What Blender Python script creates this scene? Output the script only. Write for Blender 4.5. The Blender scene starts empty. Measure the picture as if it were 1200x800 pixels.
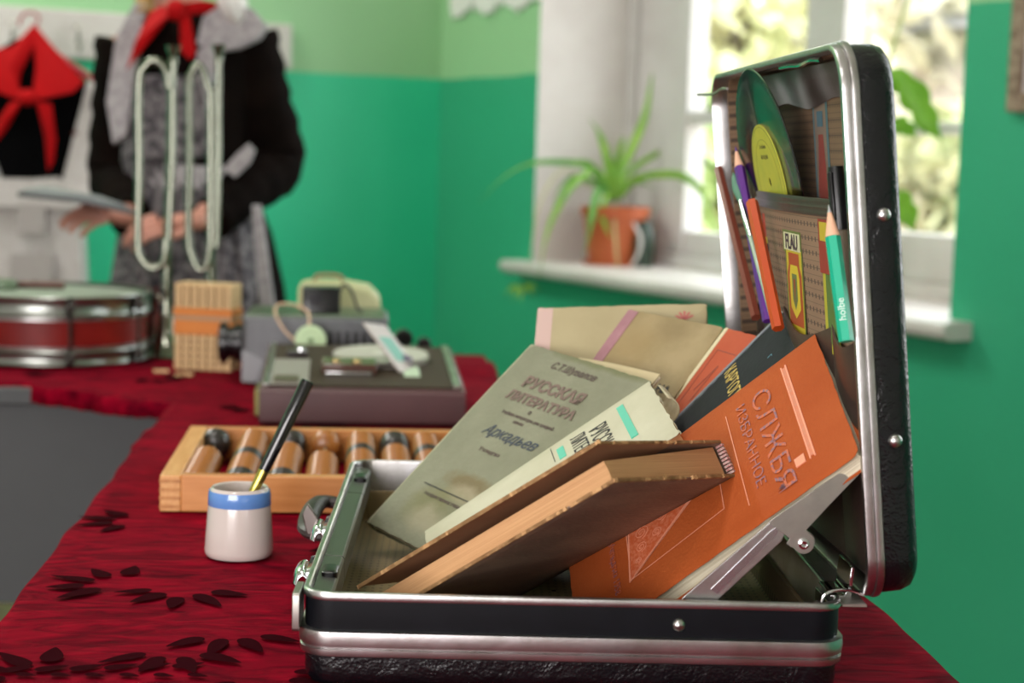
import bpy, bmesh, math, random
from mathutils import Vector, Matrix, Quaternion, noise
from math import sin, cos, pi, radians, tan, atan, sqrt, atan2
SC = bpy.context.scene
COL = SC.collection
random.seed(7)

# ---------------------------------------------------------------- camera
FPX = 2000.0; HC = .329; ROLL = .030
PITCH = atan(218*cos(ROLL)/FPX)
cam = bpy.data.cameras.new('camera'); camo = bpy.data.objects.new('camera', cam); COL.objects.link(camo)
cam.sensor_width = 36; cam.lens = FPX/1200*36
CM = (Matrix.Rotation(pi/2-PITCH, 4, 'X') @ Matrix.Rotation(ROLL, 4, 'Z'))
camo.matrix_world = Matrix.Translation((0, 0, HC)) @ CM
cam.clip_start = .05; cam.clip_end = 200
cam.dof.use_dof = True; cam.dof.focus_distance = 1.17; cam.dof.aperture_fstop = 6.3
SC.camera = camo
SC.view_settings.view_transform = 'Standard'; SC.view_settings.look = 'None'
SC.view_settings.gamma = 1; SC.view_settings.use_curve_mapping = False
SC.view_settings.exposure = 0.0

def ray(px, py): return CM.to_3x3() @ Vector(((px-600)/FPX, (400-py)/FPX, -1))
def atz(px, py, z): d = ray(px, py); return Vector((0, 0, HC)) + d*((z-HC)/d.z)
def aty(px, py, Y): d = ray(px, py); return Vector((0, 0, HC)) + d*(Y/d.y)
def atplane(px, py, p, n): d = ray(px, py); c = Vector((0, 0, HC)); return c + d*((p-c).dot(n)/d.dot(n))

# ---------------------------------------------------------------- world and lights
w = bpy.data.worlds.new('world'); SC.world = w; w.use_nodes = True
bg = w.node_tree.nodes['Background']; bg.inputs[0].default_value = (.93, .96, 1.0, 1); bg.inputs[1].default_value = 6.0
TZ = -.75     # the floor, measured from the table top
CEIL = 2.35
def area(name, loc, rot, sx, sy, power, color=(1, 1, 1)):
    l = bpy.data.lights.new(name, 'AREA'); l.shape = 'RECTANGLE'; l.size = sx; l.size_y = sy; l.energy = power; l.color = color
    o = bpy.data.objects.new(name, l); COL.objects.link(o); o.location = loc; o.rotation_euler = rot; return o
area('ceiling_lamp_light', (-.7, 1.3, CEIL-.08), (0, 0, radians(-29)), .3, 1.3, 17, (1, .95, .92))
area('ceiling_lamp_light', (-1.9, 3.4, CEIL-.08), (0, 0, radians(-29)), .3, 1.3, 44, (1, .96, .92))
area('ceiling_lamp_light', (-.9, -.9, CEIL-.08), (0, 0, radians(-29)), .3, 1.3, 18, (1, .95, .92))
area('front_fill_light', (-.8, -.70, .30), (radians(92), 0, radians(-14)), 1.3, .8, 46, (1, .95, .95))   # fill light added behind the camera, no window stands there

# ---------------------------------------------------------------- materials
def lin(h):
    h = h.lstrip('#'); c = [int(h[i:i+2], 16)/255 for i in (0, 2, 4)]
    return tuple(x/12.92 if x < .04045 else ((x+.055)/1.055)**2.4 for x in c)
MATS = {}
def mat(name, c, rough=.6, metal=0, c2=None, nscale=20, namt=.5, bump=0, bscale=60, spec=.5, coat=0, sheen=0, alpha=1, trans=0, stretch=None, emis=0):
    if name in MATS: return MATS[name]
    m = bpy.data.materials.new(name); m.use_nodes = True; nt = m.node_tree; b = nt.nodes['Principled BSDF']
    c = lin(c) if isinstance(c, str) else c
    b.inputs['Base Color'].default_value = (*c, 1); b.inputs['Roughness'].default_value = rough; b.inputs['Metallic'].default_value = metal
    b.inputs['Specular IOR Level'].default_value = spec; b.inputs['Coat Weight'].default_value = coat; b.inputs['Sheen Weight'].default_value = sheen
    b.inputs['Alpha'].default_value = alpha; b.inputs['Transmission Weight'].default_value = trans
    if emis:
        b.inputs['Emission Color'].default_value = (*c, 1); b.inputs['Emission Strength'].default_value = emis
    tc = nt.nodes.new('ShaderNodeTexCoord'); mp = nt.nodes.new('ShaderNodeMapping'); nt.links.new(tc.outputs['Object'], mp.inputs[0])
    if stretch: mp.inputs['Scale'].default_value = stretch
    if c2:
        c2 = lin(c2) if isinstance(c2, str) else c2
        n = nt.nodes.new('ShaderNodeTexNoise'); n.inputs['Scale'].default_value = nscale; n.inputs['Detail'].default_value = 6; n.inputs['Roughness'].default_value = .6
        nt.links.new(mp.outputs[0], n.inputs['Vector'])
        r = nt.nodes.new('ShaderNodeValToRGB'); r.color_ramp.elements[0].position = .5-.25*(1.2-namt); r.color_ramp.elements[1].position = .5+.25*(1.2-namt)
        r.color_ramp.elements[0].color = (*c, 1); r.color_ramp.elements[1].color = (*c2, 1)
        nt.links.new(n.outputs[0], r.inputs[0]); nt.links.new(r.outputs[0], b.inputs['Base Color'])
    if bump:
        n = nt.nodes.new('ShaderNodeTexNoise'); n.inputs['Scale'].default_value = bscale; n.inputs['Detail'].default_value = 5
        nt.links.new(mp.outputs[0], n.inputs['Vector'])
        bp = nt.nodes.new('ShaderNodeBump'); bp.inputs['Strength'].default_value = bump; bp.inputs['Distance'].default_value = .001
        nt.links.new(n.outputs[0], bp.inputs['Height']); nt.links.new(bp.outputs[0], b.inputs['Normal'])
    MATS[name] = m; return m
def nd(nt, t, **k):
    n = nt.nodes.new(t)
    for a, v in k.items(): setattr(n, a, v)
    return n
def math_(nt, op, a, b=None, clamp=False):
    n = nd(nt, 'ShaderNodeMath', operation=op, use_clamp=clamp)
    for i, v in enumerate((a, b)):
        if v is None: continue
        if isinstance(v, (int, float)): n.inputs[i].default_value = v
        else: nt.links.new(v, n.inputs[i])
    return n.outputs[0]
def mixc(nt, f, a, b):
    n = nd(nt, 'ShaderNodeMix', data_type='RGBA')
    for i, v in ((0, f), (6, a), (7, b)):
        if isinstance(v, (int, float)): n.inputs[i].default_value = v
        elif isinstance(v, tuple): n.inputs[i].default_value = (*v[:3], 1)
        else: nt.links.new(v, n.inputs[i])
    return n.outputs[2]


# painted wall: dark green dado under a paler green, hand painted border
def wall_mat(name, h0, corner=None, ca='#33A87C', cb='#3FB288'):
    m = mat(name, '#3FA57E', rough=.42, bump=.35, bscale=9, spec=.4); nt = m.node_tree; b = nt.nodes['Principled BSDF']
    geo = nd(nt, 'ShaderNodeNewGeometry'); sep = nd(nt, 'ShaderNodeSeparateXYZ'); nt.links.new(geo.outputs['Position'], sep.inputs[0])
    no = nd(nt, 'ShaderNodeTexNoise'); no.inputs['Scale'].default_value = 9; nt.links.new(geo.outputs['Position'], no.inputs['Vector'])
    z = math_(nt, 'ADD', sep.outputs[2], math_(nt, 'MULTIPLY', no.outputs[0], .012))
    if corner:   # the border is painted higher on the near side of the window
        f = math_(nt, 'LESS_THAN', sep.outputs[1], corner[0]); z = math_(nt, 'SUBTRACT', z, math_(nt, 'MULTIPLY', f, corner[1]))
    f = math_(nt, 'GREATER_THAN', z, h0+.006)
    n2 = nd(nt, 'ShaderNodeTexNoise'); n2.inputs['Scale'].default_value = 3; nt.links.new(geo.outputs['Position'], n2.inputs['Vector'])
    g = mixc(nt, n2.outputs[0], lin(ca), lin(cb))
    nt.links.new(mixc(nt, f, g, lin('#9ECF9C')), b.inputs['Base Color'])
    return m

M_white = mat('white_paint', '#DEDAD6', .45, c2='#CFC8C4', nscale=4, bump=.3, bscale=14)
M_alu = mat('brushed_aluminium', '#C9C7C8', .30, 1, c2='#A9A6A2', nscale=30, bump=.08, bscale=250)
M_alud = mat('worn_aluminium', '#9C9993', .38, 1, c2='#B5AFA8', nscale=25)
M_chrome = mat('chrome', '#D5D5D8', .12, 1)
M_leather = mat('black_leatherette', '#050609', .27, spec=.5, c2='#090A0E', nscale=60)
def _grain(m):
    nt = m.node_tree; b = nt.nodes['Principled BSDF']; tc = nd(nt, 'ShaderNodeTexCoord'); n = nd(nt, 'ShaderNodeTexNoise'); n.inputs['Scale'].default_value = 55; n.inputs['Detail'].default_value = 8; n.inputs['Distortion'].default_value = 2.5
    v = nd(nt, 'ShaderNodeTexVoronoi'); v.inputs['Scale'].default_value = 500; nt.links.new(tc.outputs['Object'], n.inputs['Vector']); nt.links.new(tc.outputs['Object'], v.inputs['Vector'])
    h = math_(nt, 'ADD', n.outputs[0], math_(nt, 'MULTIPLY', v.outputs[0], .25)); bp = nd(nt, 'ShaderNodeBump'); bp.inputs['Strength'].default_value = .7; bp.inputs['Distance'].default_value = .0012
    nt.links.new(h, bp.inputs['Height']); nt.links.new(bp.outputs[0], b.inputs['Normal'])

_grain(M_leather)
M_blackband = mat('black_plastic_band', '#07080C', .5, c2='#0D0E13', nscale=40, spec=.15)
M_black = mat('black_plastic', '#0B0B0D', .3)
M_vinylbrown = mat('dark_brown_vinyl', '#2E211E', .35, c2='#3A2A26', nscale=15, bump=.2)
M_wood = mat('varnished_wood', '#B9763A', .38, c2='#CF8F52', nscale=14, namt=.4, stretch=(1, 14, 14), coat=.2)
M_woodend = mat('beech_wood', '#C58A4E', .42, c2='#D7A469', nscale=25, stretch=(10, 1, 10))
M_bead = mat('amber_wood_bead', '#8C5222', .3, c2='#A66C32', nscale=60, coat=.1)
M_beadb = mat('black_bead', '#26221F', .3, c2='#302B27', nscale=40, coat=.2)
M_page = None

def pages_mat(name, c, c2, axis=2, scale=900):
    m = mat(name, c, .8); nt = m.node_tree; b = nt.nodes['Principled BSDF']
    tc = nd(nt, 'ShaderNodeTexCoord'); mp = nd(nt, 'ShaderNodeMapping'); nt.links.new(tc.outputs['Object'], mp.inputs[0])
    s = [6, 6, 6]; s[axis] = scale; mp.inputs['Scale'].default_value = s
    n = nd(nt, 'ShaderNodeTexNoise'); n.inputs['Scale'].default_value = 1.6; n.inputs['Detail'].default_value = 4; nt.links.new(mp.outputs[0], n.inputs['Vector'])
    r = nd(nt, 'ShaderNodeValToRGB'); r.color_ramp.elements[0].position = .35; r.color_ramp.elements[1].position = .65
    r.color_ramp.elements[0].color = (*lin(c), 1); r.color_ramp.elements[1].color = (*lin(c2), 1)
    nt.links.new(n.outputs[0], r.inputs[0]); nt.links.new(r.outputs[0], b.inputs['Base Color'])
    bp = nd(nt, 'ShaderNodeBump'); bp.inputs['Strength'].default_value = .5; bp.inputs['Distance'].default_value = .0004
    nt.links.new(n.outputs[0], bp.inputs['Height']); nt.links.new(bp.outputs[0], b.inputs['Normal'])
    return m
# printed lining cloth: fine rows of dark ticks on tan, u axis and v axis of the object frame
def lining_mat(name, base, row, ax=(0, 1), dark='#2B1F18', step=.011):
    m = mat(name, base, .75); nt = m.node_tree; b = nt.nodes['Principled BSDF']
    tc = nd(nt, 'ShaderNodeTexCoord'); sep = nd(nt, 'ShaderNodeSeparateXYZ'); nt.links.new(tc.outputs['Object'], sep.inputs[0])
    a = sep.outputs[ax[0]]; v = sep.outputs[ax[1]]
    fv = math_(nt, 'FRACT', math_(nt, 'MULTIPLY', v, 1/row)); fa = math_(nt, 'FRACT', math_(nt, 'MULTIPLY', a, 1/step))
    tick = math_(nt, 'MULTIPLY', math_(nt, 'LESS_THAN', math_(nt, 'ABSOLUTE', math_(nt, 'SUBTRACT', fv, .5)), .17), math_(nt, 'LESS_THAN', math_(nt, 'ABSOLUTE', math_(nt, 'SUBTRACT', fa, .5)), .16))
    line = math_(nt, 'LESS_THAN', math_(nt, 'ABSOLUTE', math_(nt, 'SUBTRACT', fv, .5)), .035)
    l2 = math_(nt, 'GREATER_THAN', fv, .95)
    f = math_(nt, 'MAXIMUM', math_(nt, 'MAXIMUM', math_(nt, 'MULTIPLY', tick, .8), math_(nt, 'MULTIPLY', line, .55)), math_(nt, 'MULTIPLY', l2, .45))
    no = nd(nt, 'ShaderNodeTexNoise'); no.inputs['Scale'].default_value = 25; nt.links.new(tc.outputs['Object'], no.inputs['Vector'])
    c0 = mixc(nt, no.outputs[0], lin(base), tuple(x*.72 for x in lin(base)))
    nt.links.new(mixc(nt, f, c0, lin(dark)), b.inputs['Base Color'])
    return m

# ---------------------------------------------------------------- mesh helpers
I4 = Matrix.Identity(4)
class MB:
    def __init__(s): s.v = []; s.f = []
    def add(s, vs, fs, M=None):
        o = len(s.v)
        s.v += [tuple(M @ Vector(p)) if M is not None else tuple(p) for p in vs]
        s.f += [tuple(i+o for i in f) for f in fs]; return s
    def box(s, x0, y0, z0, x1, y1, z1, M=None):
        return s.add([(x0,y0,z0),(x1,y0,z0),(x1,y1,z0),(x0,y1,z0),(x0,y0,z1),(x1,y0,z1),(x1,y1,z1),(x0,y1,z1)],
                     [(0,3,2,1),(4,5,6,7),(0,1,5,4),(1,2,6,5),(2,3,7,6),(3,0,4,7)], M)
    def loft(s, rings, cap=True, M=None, close=False, cap0=True, cap1=True):
        n = len(rings[0]); vs = [p for r in rings for p in r]; fs = []
        K = len(rings)
        for k in range(K if close else K-1):
            a = k*n; b = ((k+1) % K)*n
            for i in range(n): j = (i+1) % n; fs.append((a+i, a+j, b+j, b+i))
        if cap and not close:
            if cap0: fs.append(tuple(range(n))[::-1])
            if cap1: fs.append(tuple((K-1)*n+i for i in range(n)))
        return s.add(vs, fs, M)
    def tube(s, pts, r, seg=10, M=None, cap=True, flat=None):
        pts = [Vector(p) for p in pts]; n = len(pts); rr = r if isinstance(r, (list, tuple)) else [r]*n
        rings = []; up = None
        for i, p in enumerate(pts):
            t = (pts[min(i+1, n-1)]-pts[max(i-1, 0)]).normalized()
            if up is None:
                up = Vector((0, 0, 1)) if abs(t.z) < .9 else Vector((1, 0, 0))
                up = (up - t*up.dot(t)).normalized()
            else:
                u2 = up - t*up.dot(t); up = u2.normalized() if u2.length > 1e-6 else up
            sd = t.cross(up)
            fx, fy = flat if flat else (1, 1)
            rings.append([p + (up*cos(2*pi*k/seg)*fx + sd*sin(2*pi*k/seg)*fy)*rr[i] for k in range(seg)])
        return s.loft(rings, cap, M)
    def lathe(s, prof, seg=32, M=None, cap=True):
        return s.loft([[(r*cos(2*pi*k/seg), r*sin(2*pi*k/seg), z) for k in range(seg)] for r, z in prof], cap, M)
    def prism(s, pts, z0, z1, M=None):
        return s.loft([[(x, y, z0) for x, y in pts], [(x, y, z1) for x, y in pts]], True, M)
    def grid(s, fn, nu, nv, M=None):
        vs = [fn(i/nu, j/nv) for j in range(nv+1) for i in range(nu+1)]
        fs = [(j*(nu+1)+i, j*(nu+1)+i+1, (j+1)*(nu+1)+i+1, (j+1)*(nu+1)+i) for j in range(nv) for i in range(nu)]
        return s.add(vs, fs, M)
    def slab(s, fn, nu, nv, t, M=None):   # fn(u,v)->(x,y,z) top; thickness t downwards in z
        top = [fn(i/nu, j/nv) for j in range(nv+1) for i in range(nu+1)]
        bot = [(x, y, z-t) for x, y, z in top]; N = len(top); W = nu+1
        fs = []
        for j in range(nv):
            for i in range(nu):
                a = j*W+i; fs.append((a, a+1, a+W+1, a+W)); fs.append((N+a, N+a+W, N+a+W+1, N+a+1))
        for i in range(nu):
            fs.append((i, N+i, N+i+1, i+1)); a = nv*W+i; fs.append((a, a+1, N+a+1, N+a))
        for j in range(nv):
            a = j*W; fs.append((a, a+W, N+a+W, N+a)); a = j*W+nu; fs.append((a, N+a, N+a+W, a+W))
        return s.add(top+bot, fs, M)
    def build(s, name, m, parent=None, smooth=True, bevel=0, kind=None, label=None, angle=35, fix=True):
        me = bpy.data.meshes.new(name); me.from_pydata(s.v, [], s.f); me.update()
        if fix:
            bm = bmesh.new(); bm.from_mesh(me); bmesh.ops.recalc_face_normals(bm, faces=bm.faces); bm.to_mesh(me); bm.free()
        me.materials.append(m)
        if smooth:
            me.shade_smooth()
            try: me.set_sharp_from_angle(angle=radians(angle))
            except Exception: pass
        o = bpy.data.objects.new(name, me); COL.objects.link(o)
        if parent is not None: o.parent = parent
        if bevel:
            bv = o.modifiers.new('bevel', 'BEVEL'); bv.width = bevel; bv.segments = 2; bv.limit_method = 'ANGLE'; bv.angle_limit = radians(40)
        if kind: o['kind'] = kind
        if label: o['label'] = label
        return o
def rr(x0, y0, x1, y1, r, n=8):
    out = []
    for cx, cy, a0 in ((x1-r, y0+r, -90), (x1-r, y1-r, 0), (x0+r, y1-r, 90), (x0+r, y0+r, 180)):
        for k in range(n+1):
            a = radians(a0+90*k/n); out.append((cx+r*cos(a), cy+r*sin(a)))
    return out
def ring(x0, y0, x1, y1, r, z, n=8): return [(x, y, z) for x, y in rr(x0, y0, x1, y1, max(r, .0005), n)]
def thing(name, label, cat, M=I4, group=None):
    o = bpy.data.objects.new(name, None); COL.objects.link(o); o.matrix_world = M; o.empty_display_size = .02
    o['label'] = label; o['category'] = cat
    if group: o['group'] = group
    return o
def tag(o, label, cat, group=None):
    o['label'] = label; o['category'] = cat
    if group: o['group'] = group
    return o
def struct(o): o['kind'] = 'structure'; return o
def frame(o, x, y, z): return Matrix(((x[0], y[0], z[0], o[0]), (x[1], y[1], z[1], o[1]), (x[2], y[2], z[2], o[2]), (0, 0, 0, 1)))
T = Matrix.Translation
def R(a, ax='Z'): return Matrix.Rotation(radians(a), 4, ax)
def text_mb(body, size, M, ext=.00008, bold=0, shear=0, sx=1, align='CENTER', mb=None):
    c = bpy.data.curves.new('tmp', 'FONT'); c.body = body; c.size = size; c.extrude = ext; c.offset = bold; c.shear = shear; c.align_x = align; c.resolution_u = 3
    o = bpy.data.objects.new('tmp', c); COL.objects.link(o); bpy.context.view_layer.update()
    me = o.to_mesh(); mb = mb or MB()
    mb.add([(v.co.x*sx, v.co.y, v.co.z) for v in me.vertices], [tuple(p.vertices) for p in me.polygons], M)
    o.to_mesh_clear(); bpy.data.objects.remove(o); bpy.data.curves.remove(c); return mb
def stroke(mb, pts, wd, z=.0002, M=None):
    for a, b in zip(pts, pts[1:]):
        a = Vector(a); b = Vector(b); d = (b-a).normalized(); n = Vector((-d.y, d.x))*wd/2; e = d*wd*.3
        q = [a-e+n, a-e-n, b+e-n, b+e+n]
        mb.add([(p.x, p.y, z) for p in q]+[(p.x, p.y, z-.0001) for p in q], [(0,1,2,3),(7,6,5,4),(0,4,5,1),(1,5,6,2),(2,6,7,3),(3,7,4,0)], M)
    return mb
def smoothpts(pts, n=8):
    P = [Vector(p) for p in pts]; P = [2*P[0]-P[1]]+P+[2*P[-1]-P[-2]]; out = []
    for i in range(1, len(P)-2):
        for k in range(n):
            t = k/n; a, b, c, d = P[i-1:i+3]
            out.append(.5*((2*b)+(c-a)*t+(2*a-5*b+4*c-d)*t*t+(3*b-a-3*c+d)*t**3))
    out.append(P[-2]); return out

# ================================================================ the setting
AW = radians(28.8)
dW = Vector((-sin(AW), cos(AW), 0)); oW = Vector((cos(AW), sin(AW), 0)); UP = Vector((0, 0, 1))
Y0 = 4.6
P0 = aty(585, 304, Y0)                 # far front corner of the window sill
SILLZ = P0.z
Pw = P0 + oW*.07 - dW*.06              # far edge of the window opening, on the wall face
# wall frame: x along the wall towards the camera, y outwards, z up; origin at the opening's far edge
def wl(q): return Pw.dot(-dW)*0 + q
WF = frame((Pw.x, Pw.y, 0), -dW, oW, UP)
# how far the opening runs towards the camera (px 1122 on the wall face)
q = atplane(1120, 250, Pw, oW); OPEN = (q-Pw).dot(-dW)
qc = atplane(512, 250, Pw, oW); CORN = -(qc-Pw).dot(-dW)       # corner lies CORN beyond
RW = 5.3                                                        # how far the wall runs towards and past the camera
ZB1 = atplane(620, 87, Pw, oW).z
ZB2 = atplane(1150, 3, Pw, oW).z
OT = 1.75                                                       # top of the opening
mW = wall_mat('green_wall_paint_window', ZB1, ((Pw-dW*.5).y, ZB2-ZB1))
mB = wall_mat('green_wall_paint_back_lit', ZB1, None, '#28CC98', '#40D6A6')  # back wall green lightened to stand in for the stronger light on it
TH = .44
mPlain = mat('plain_pale_wall', '#D8D4D2', .7)
W2a, W2b = OPEN+.85, OPEN+.85+1.35                              # second window, nearer, outside the frame
def wallpiece(mb, x0, x1, z0, z1): mb.box(x0, 0, z0, x1, TH, z1)
mb = MB()
wallpiece(mb, -CORN-.3, 0, TZ, CEIL); wallpiece(mb, OPEN, W2a, TZ, CEIL); wallpiece(mb, W2b, RW, TZ, CEIL)
for a, b in ((0, OPEN), (W2a, W2b)): wallpiece(mb, a, b, TZ, SILLZ-.035); wallpiece(mb, a, b, OT, CEIL)
wr = struct(mb.build('wall_right', mW, smooth=False)); wr.matrix_world = WF
wr.data.materials.append(M_white)
for p in wr.data.polygons:             # the reveals are white
    c = p.center; n = p.normal
    if TZ+.05 < c.z < CEIL-.02 and (abs(n.x) > .9 or abs(n.z) > .9): p.material_index = 1
# back wall
Cn = Pw + dW*CORN; Cn.z = 0
BF = frame((Cn.x, Cn.y, 0), -oW, dW, UP)   # x runs left along the back wall, y behind it
wb = struct(MB().box(-.1, 0, TZ, 4.2, .15, CEIL).build('wall_back', mB, smooth=False)); wb.matrix_world = BF
L2 = frame(Cn - oW*4.2, -dW, -oW, UP); L2 = Matrix(L2)
wlft = struct(MB().box(0, 0, TZ, CORN+RW, .15, CEIL).build('wall_left', mPlain, smooth=False)); wlft.matrix_world = frame((Cn-oW*4.2), -dW, -oW, UP)
wf = struct(MB().box(-.15, 0, TZ, 4.35, .15, CEIL).build('wall_front', mPlain, smooth=False)); wf.matrix_world = frame(Cn-dW*(CORN+RW)-Vector((0,0,0)), -oW, -dW, UP)
fl = struct(MB().box(-.5, -CORN-RW-.2, TZ-.05, 4.4, .2, TZ).build('floor', mat('brown_floor_paint', '#5A4632', .45, c2='#6A5238', nscale=8), smooth=False)); fl.matrix_world = BF
ce = struct(MB().box(-.5, -CORN-RW-.2, CEIL, 4.4, .2, CEIL+.05).build('ceiling', mat('ceiling_whitewash', '#E8E6E0', .8), smooth=False)); ce.matrix_world = BF
mLamp = mat('lit_diffuser', (1, .97, .92), .5, emis=2.0)
for i, (lx, ly) in enumerate(((-.7, 1.3), (-1.9, 3.4), (-.9, -.9))):
    t = thing('ceiling_lamp', ['long white fluorescent lamp on the ceiling above the suitcase', 'long white fluorescent lamp on the ceiling nearest the back wall', 'long white fluorescent lamp on the ceiling behind the camera'][i], 'lamp', T((lx, ly, CEIL)) @ R(-29))
    MB().box(-.16, -.68, -.03, .16, .68, 0).build('housing', M_white, t, bevel=.004)
    MB().box(-.14, -.65, -.05, .14, .65, -.03).build('diffuser', mLamp, t, bevel=.01)

# --- windows
mFrame = mat('window_frame_paint', '#D6D4D2', .4, c2='#C6C2BF', nscale=6)
mGlass = bpy.data.materials.new('window_glass'); mGlass.use_nodes = True
nt = mGlass.node_tree; nt.nodes.clear(); out = nd(nt, 'ShaderNodeOutputMaterial'); tr = nd(nt, 'ShaderNodeBsdfTransparent'); gl = nd(nt, 'ShaderNodeBsdfGlossy'); gl.inputs['Roughness'].default_value = .02
ms = nd(nt, 'ShaderNodeMixShader'); ms.inputs[0].default_value = .06; nt.links.new(tr.outputs[0], ms.inputs[1]); nt.links.new(gl.outputs[0], ms.inputs[2]); nt.links.new(ms.outputs[0], out.inputs[0]); tr.inputs[0].default_value = (.97, .98, .97, 1)
GD = .30       # depth of the frame plane in the reveal
def onglass(px, py): p = WF.inverted() @ atplane(px, py, Pw+oW*GD, oW); return p.x, p.z
gx = lambda px: onglass(px, 200)[0]
def window(name, x0, x1, stiles, rails, zb):
    wn = bpy.data.objects.new(name, None); COL.objects.link(wn); wn.matrix_world = WF; wn['kind'] = 'structure'
    f = MB(); f.box(x0, GD-.03, SILLZ, x0+.035, GD+.10, OT); f.box(x1-.035, GD-.03, SILLZ, x1, GD+.10, OT)
    f.box(x0+.035, GD-.03, SILLZ, x1-.035, GD+.10, SILLZ+.035); f.box(x0+.035, GD-.03, OT-.05, x1-.035, GD+.10, OT)
    f.build('window_frame', mFrame, wn, bevel=.004, smooth=False)
    for (a, b) in stiles: MB().box(a, GD-.01, SILLZ+.035, b, GD+.05, OT-.05).build('window_stile', mFrame, wn, bevel=.005, smooth=False)
    for (a, b, z0, z1) in rails: MB().box(a, GD-.005, z0, b, GD+.045, z1).build('window_rail', mFrame, wn, bevel=.004, smooth=False)
    ed = [x0+.035]+[e for s_ in stiles for e in s_]+[x1-.035]
    for a, b in zip(ed[::2], ed[1::2]):
        if b-a > .05: MB().box(a, GD+.02, SILLZ+.035, b, GD+.023, OT-.05).build('window_pane', mGlass, wn, smooth=False)
    sl = MB(); sl.loft([[(x, y, z) for y, z in ((GD-.03, SILLZ-.034), (-.055, SILLZ-.034), (-.066, SILLZ-.026), (-.07, SILLZ-.014), (-.066, SILLZ-.003), (-.055, SILLZ), (GD-.03, SILLZ))] for x in (x0-.06, x0-.052, x1+.052, x1+.06)])
    sl.build('window_sill', M_white, wn)
    return wn
gsx = [gx(763), gx(806), gx(940), gx(985)]
zl = onglass(820, 272)[1]; zr = onglass(1060, 272)[1]
zm0, zm1 = onglass(820, 146)[1], onglass(820, 130)[1]
zn0, zn1 = onglass(1080, 158)[1], onglass(1080, 143)[1]
window('window_1', 0, OPEN, [(.035, gsx[1]), (gsx[2], gsx[3]), ], [(gsx[1], gsx[2], SILLZ+.035, zl), (gsx[1], gsx[2], zm0, zm1), (gsx[3], OPEN-.035, SILLZ+.035, zr), (gsx[3], OPEN-.035, zn0, zn1)], zl)
window('window_2', W2a, W2b, [(W2a+.035, W2a+.08), ((W2a+W2b)/2-.04, (W2a+W2b)/2+.04), (W2b-.08, W2b-.035)], [(W2a+.08, (W2a+W2b)/2-.04, zn0, zn1), ((W2a+W2b)/2+.04, W2b-.08, zn0, zn1)], zl)

# --- outside: yard, road, hedge, trees and a pale house, all seen through the panes
OZ = TZ-1.0
g = MB().grid(lambda u, v: (-20+60*u, 1.0+60*v, OZ), 4, 4); go = struct(g.build('ground', mat('yard_ground', '#8C7C62', .9, c2='#A79B7C', nscale=.6))); go.matrix_world = WF
def outp(px, py, dist): return WF.inverted() @ (Vector((0, 0, HC)) + ray(px, py)*dist)
def tree(px, py, dist, rad, col, col2, label, squash=1.0):
    c = outp(px, py, dist); t = thing('tree', label, 'tree', WF @ T((c.x, c.y, OZ)))
    hz = c.z-OZ
    MB().tube([(0, 0, -.1), (.05, .02, hz*.5), (0, 0, hz)], [.16, .12, .05], 8).build('trunk', mat('bark', '#6B5B4E', .9), t)
    mb = MB(); rnd = random.Random(px)
    for k in range(900):
        d = Vector((rnd.gauss(0, 1), rnd.gauss(0, 1), rnd.gauss(0, 1))).normalized()*rad*rnd.uniform(.45, 1)
        p = Vector((d.x, d.y, hz+d.z*squash)); a = Vector((rnd.uniform(-1, 1), rnd.uniform(-1, 1), rnd.uniform(-1, 1)))*.16; b = a.cross(Vector((rnd.random(), rnd.random(), rnd.random()))).normalized()*.1
        mb.add([p-a, p+b, p+a, p-b], [(0, 1, 2, 3)])
    mb.build('crown', mat('foliage'+col, col, .8, c2=col2, nscale=1.5), t, kind='stuff', fix=False, smooth=False)  # foliage colours paled to imitate overexposed daylight
tree(870, -40, 12, 1.2, '#D2D3A2', '#E6E0BA', 'yellowing tree seen through the left pane of the window')
tree(815, 215, 10, .55, '#A4BC7C', '#C6CE96', 'green bush seen low through the left pane of the window')
tree(1090, -20, 14.5, 1.2, '#E0DAC4', '#E8E0CC', 'tree paled as if overexposed, seen through the right pane of the window')
tree(1130, 225, 12, .6, '#D6C8B4', '#C6CC96', 'shrub paled as if overexposed, seen low through the right pane of the window')
c = outp(850, 230, 17)
t = thing('house', 'long pale house across the yard seen through the window', 'house', WF @ T((c.x, c.y, OZ)))
mb = MB().box(-9, 0, 0, 6, 5, 2.0+1.2); mb.build('wall', mat('pale_render', '#D8CFC9', .8, c2='#CBBFB6', nscale=1), t, smooth=False)
MB().loft([[(x, y, z) for y, z in ((-.4, 3.2), (2.5, 4.3), (5.4, 3.2))] for x in (-9.3, 6.3)]).build('roof', mat('grey_roof', '#A8A5AA', .8), t, smooth=False)
for k in range(6):
    f = MB().box(-8+k*2.3, -.05, 1.1, -7+k*2.3, .02, 2.3).build('window', mat('house_window_frame', '#EDEDED', .5), t, smooth=False)
    MB().box(-7.9+k*2.3, -.06, 1.2, -7.1+k*2.3, -.045, 2.2).build('pane', mat('house_glass', '#7E878C', .1), f, smooth=False)

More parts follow.
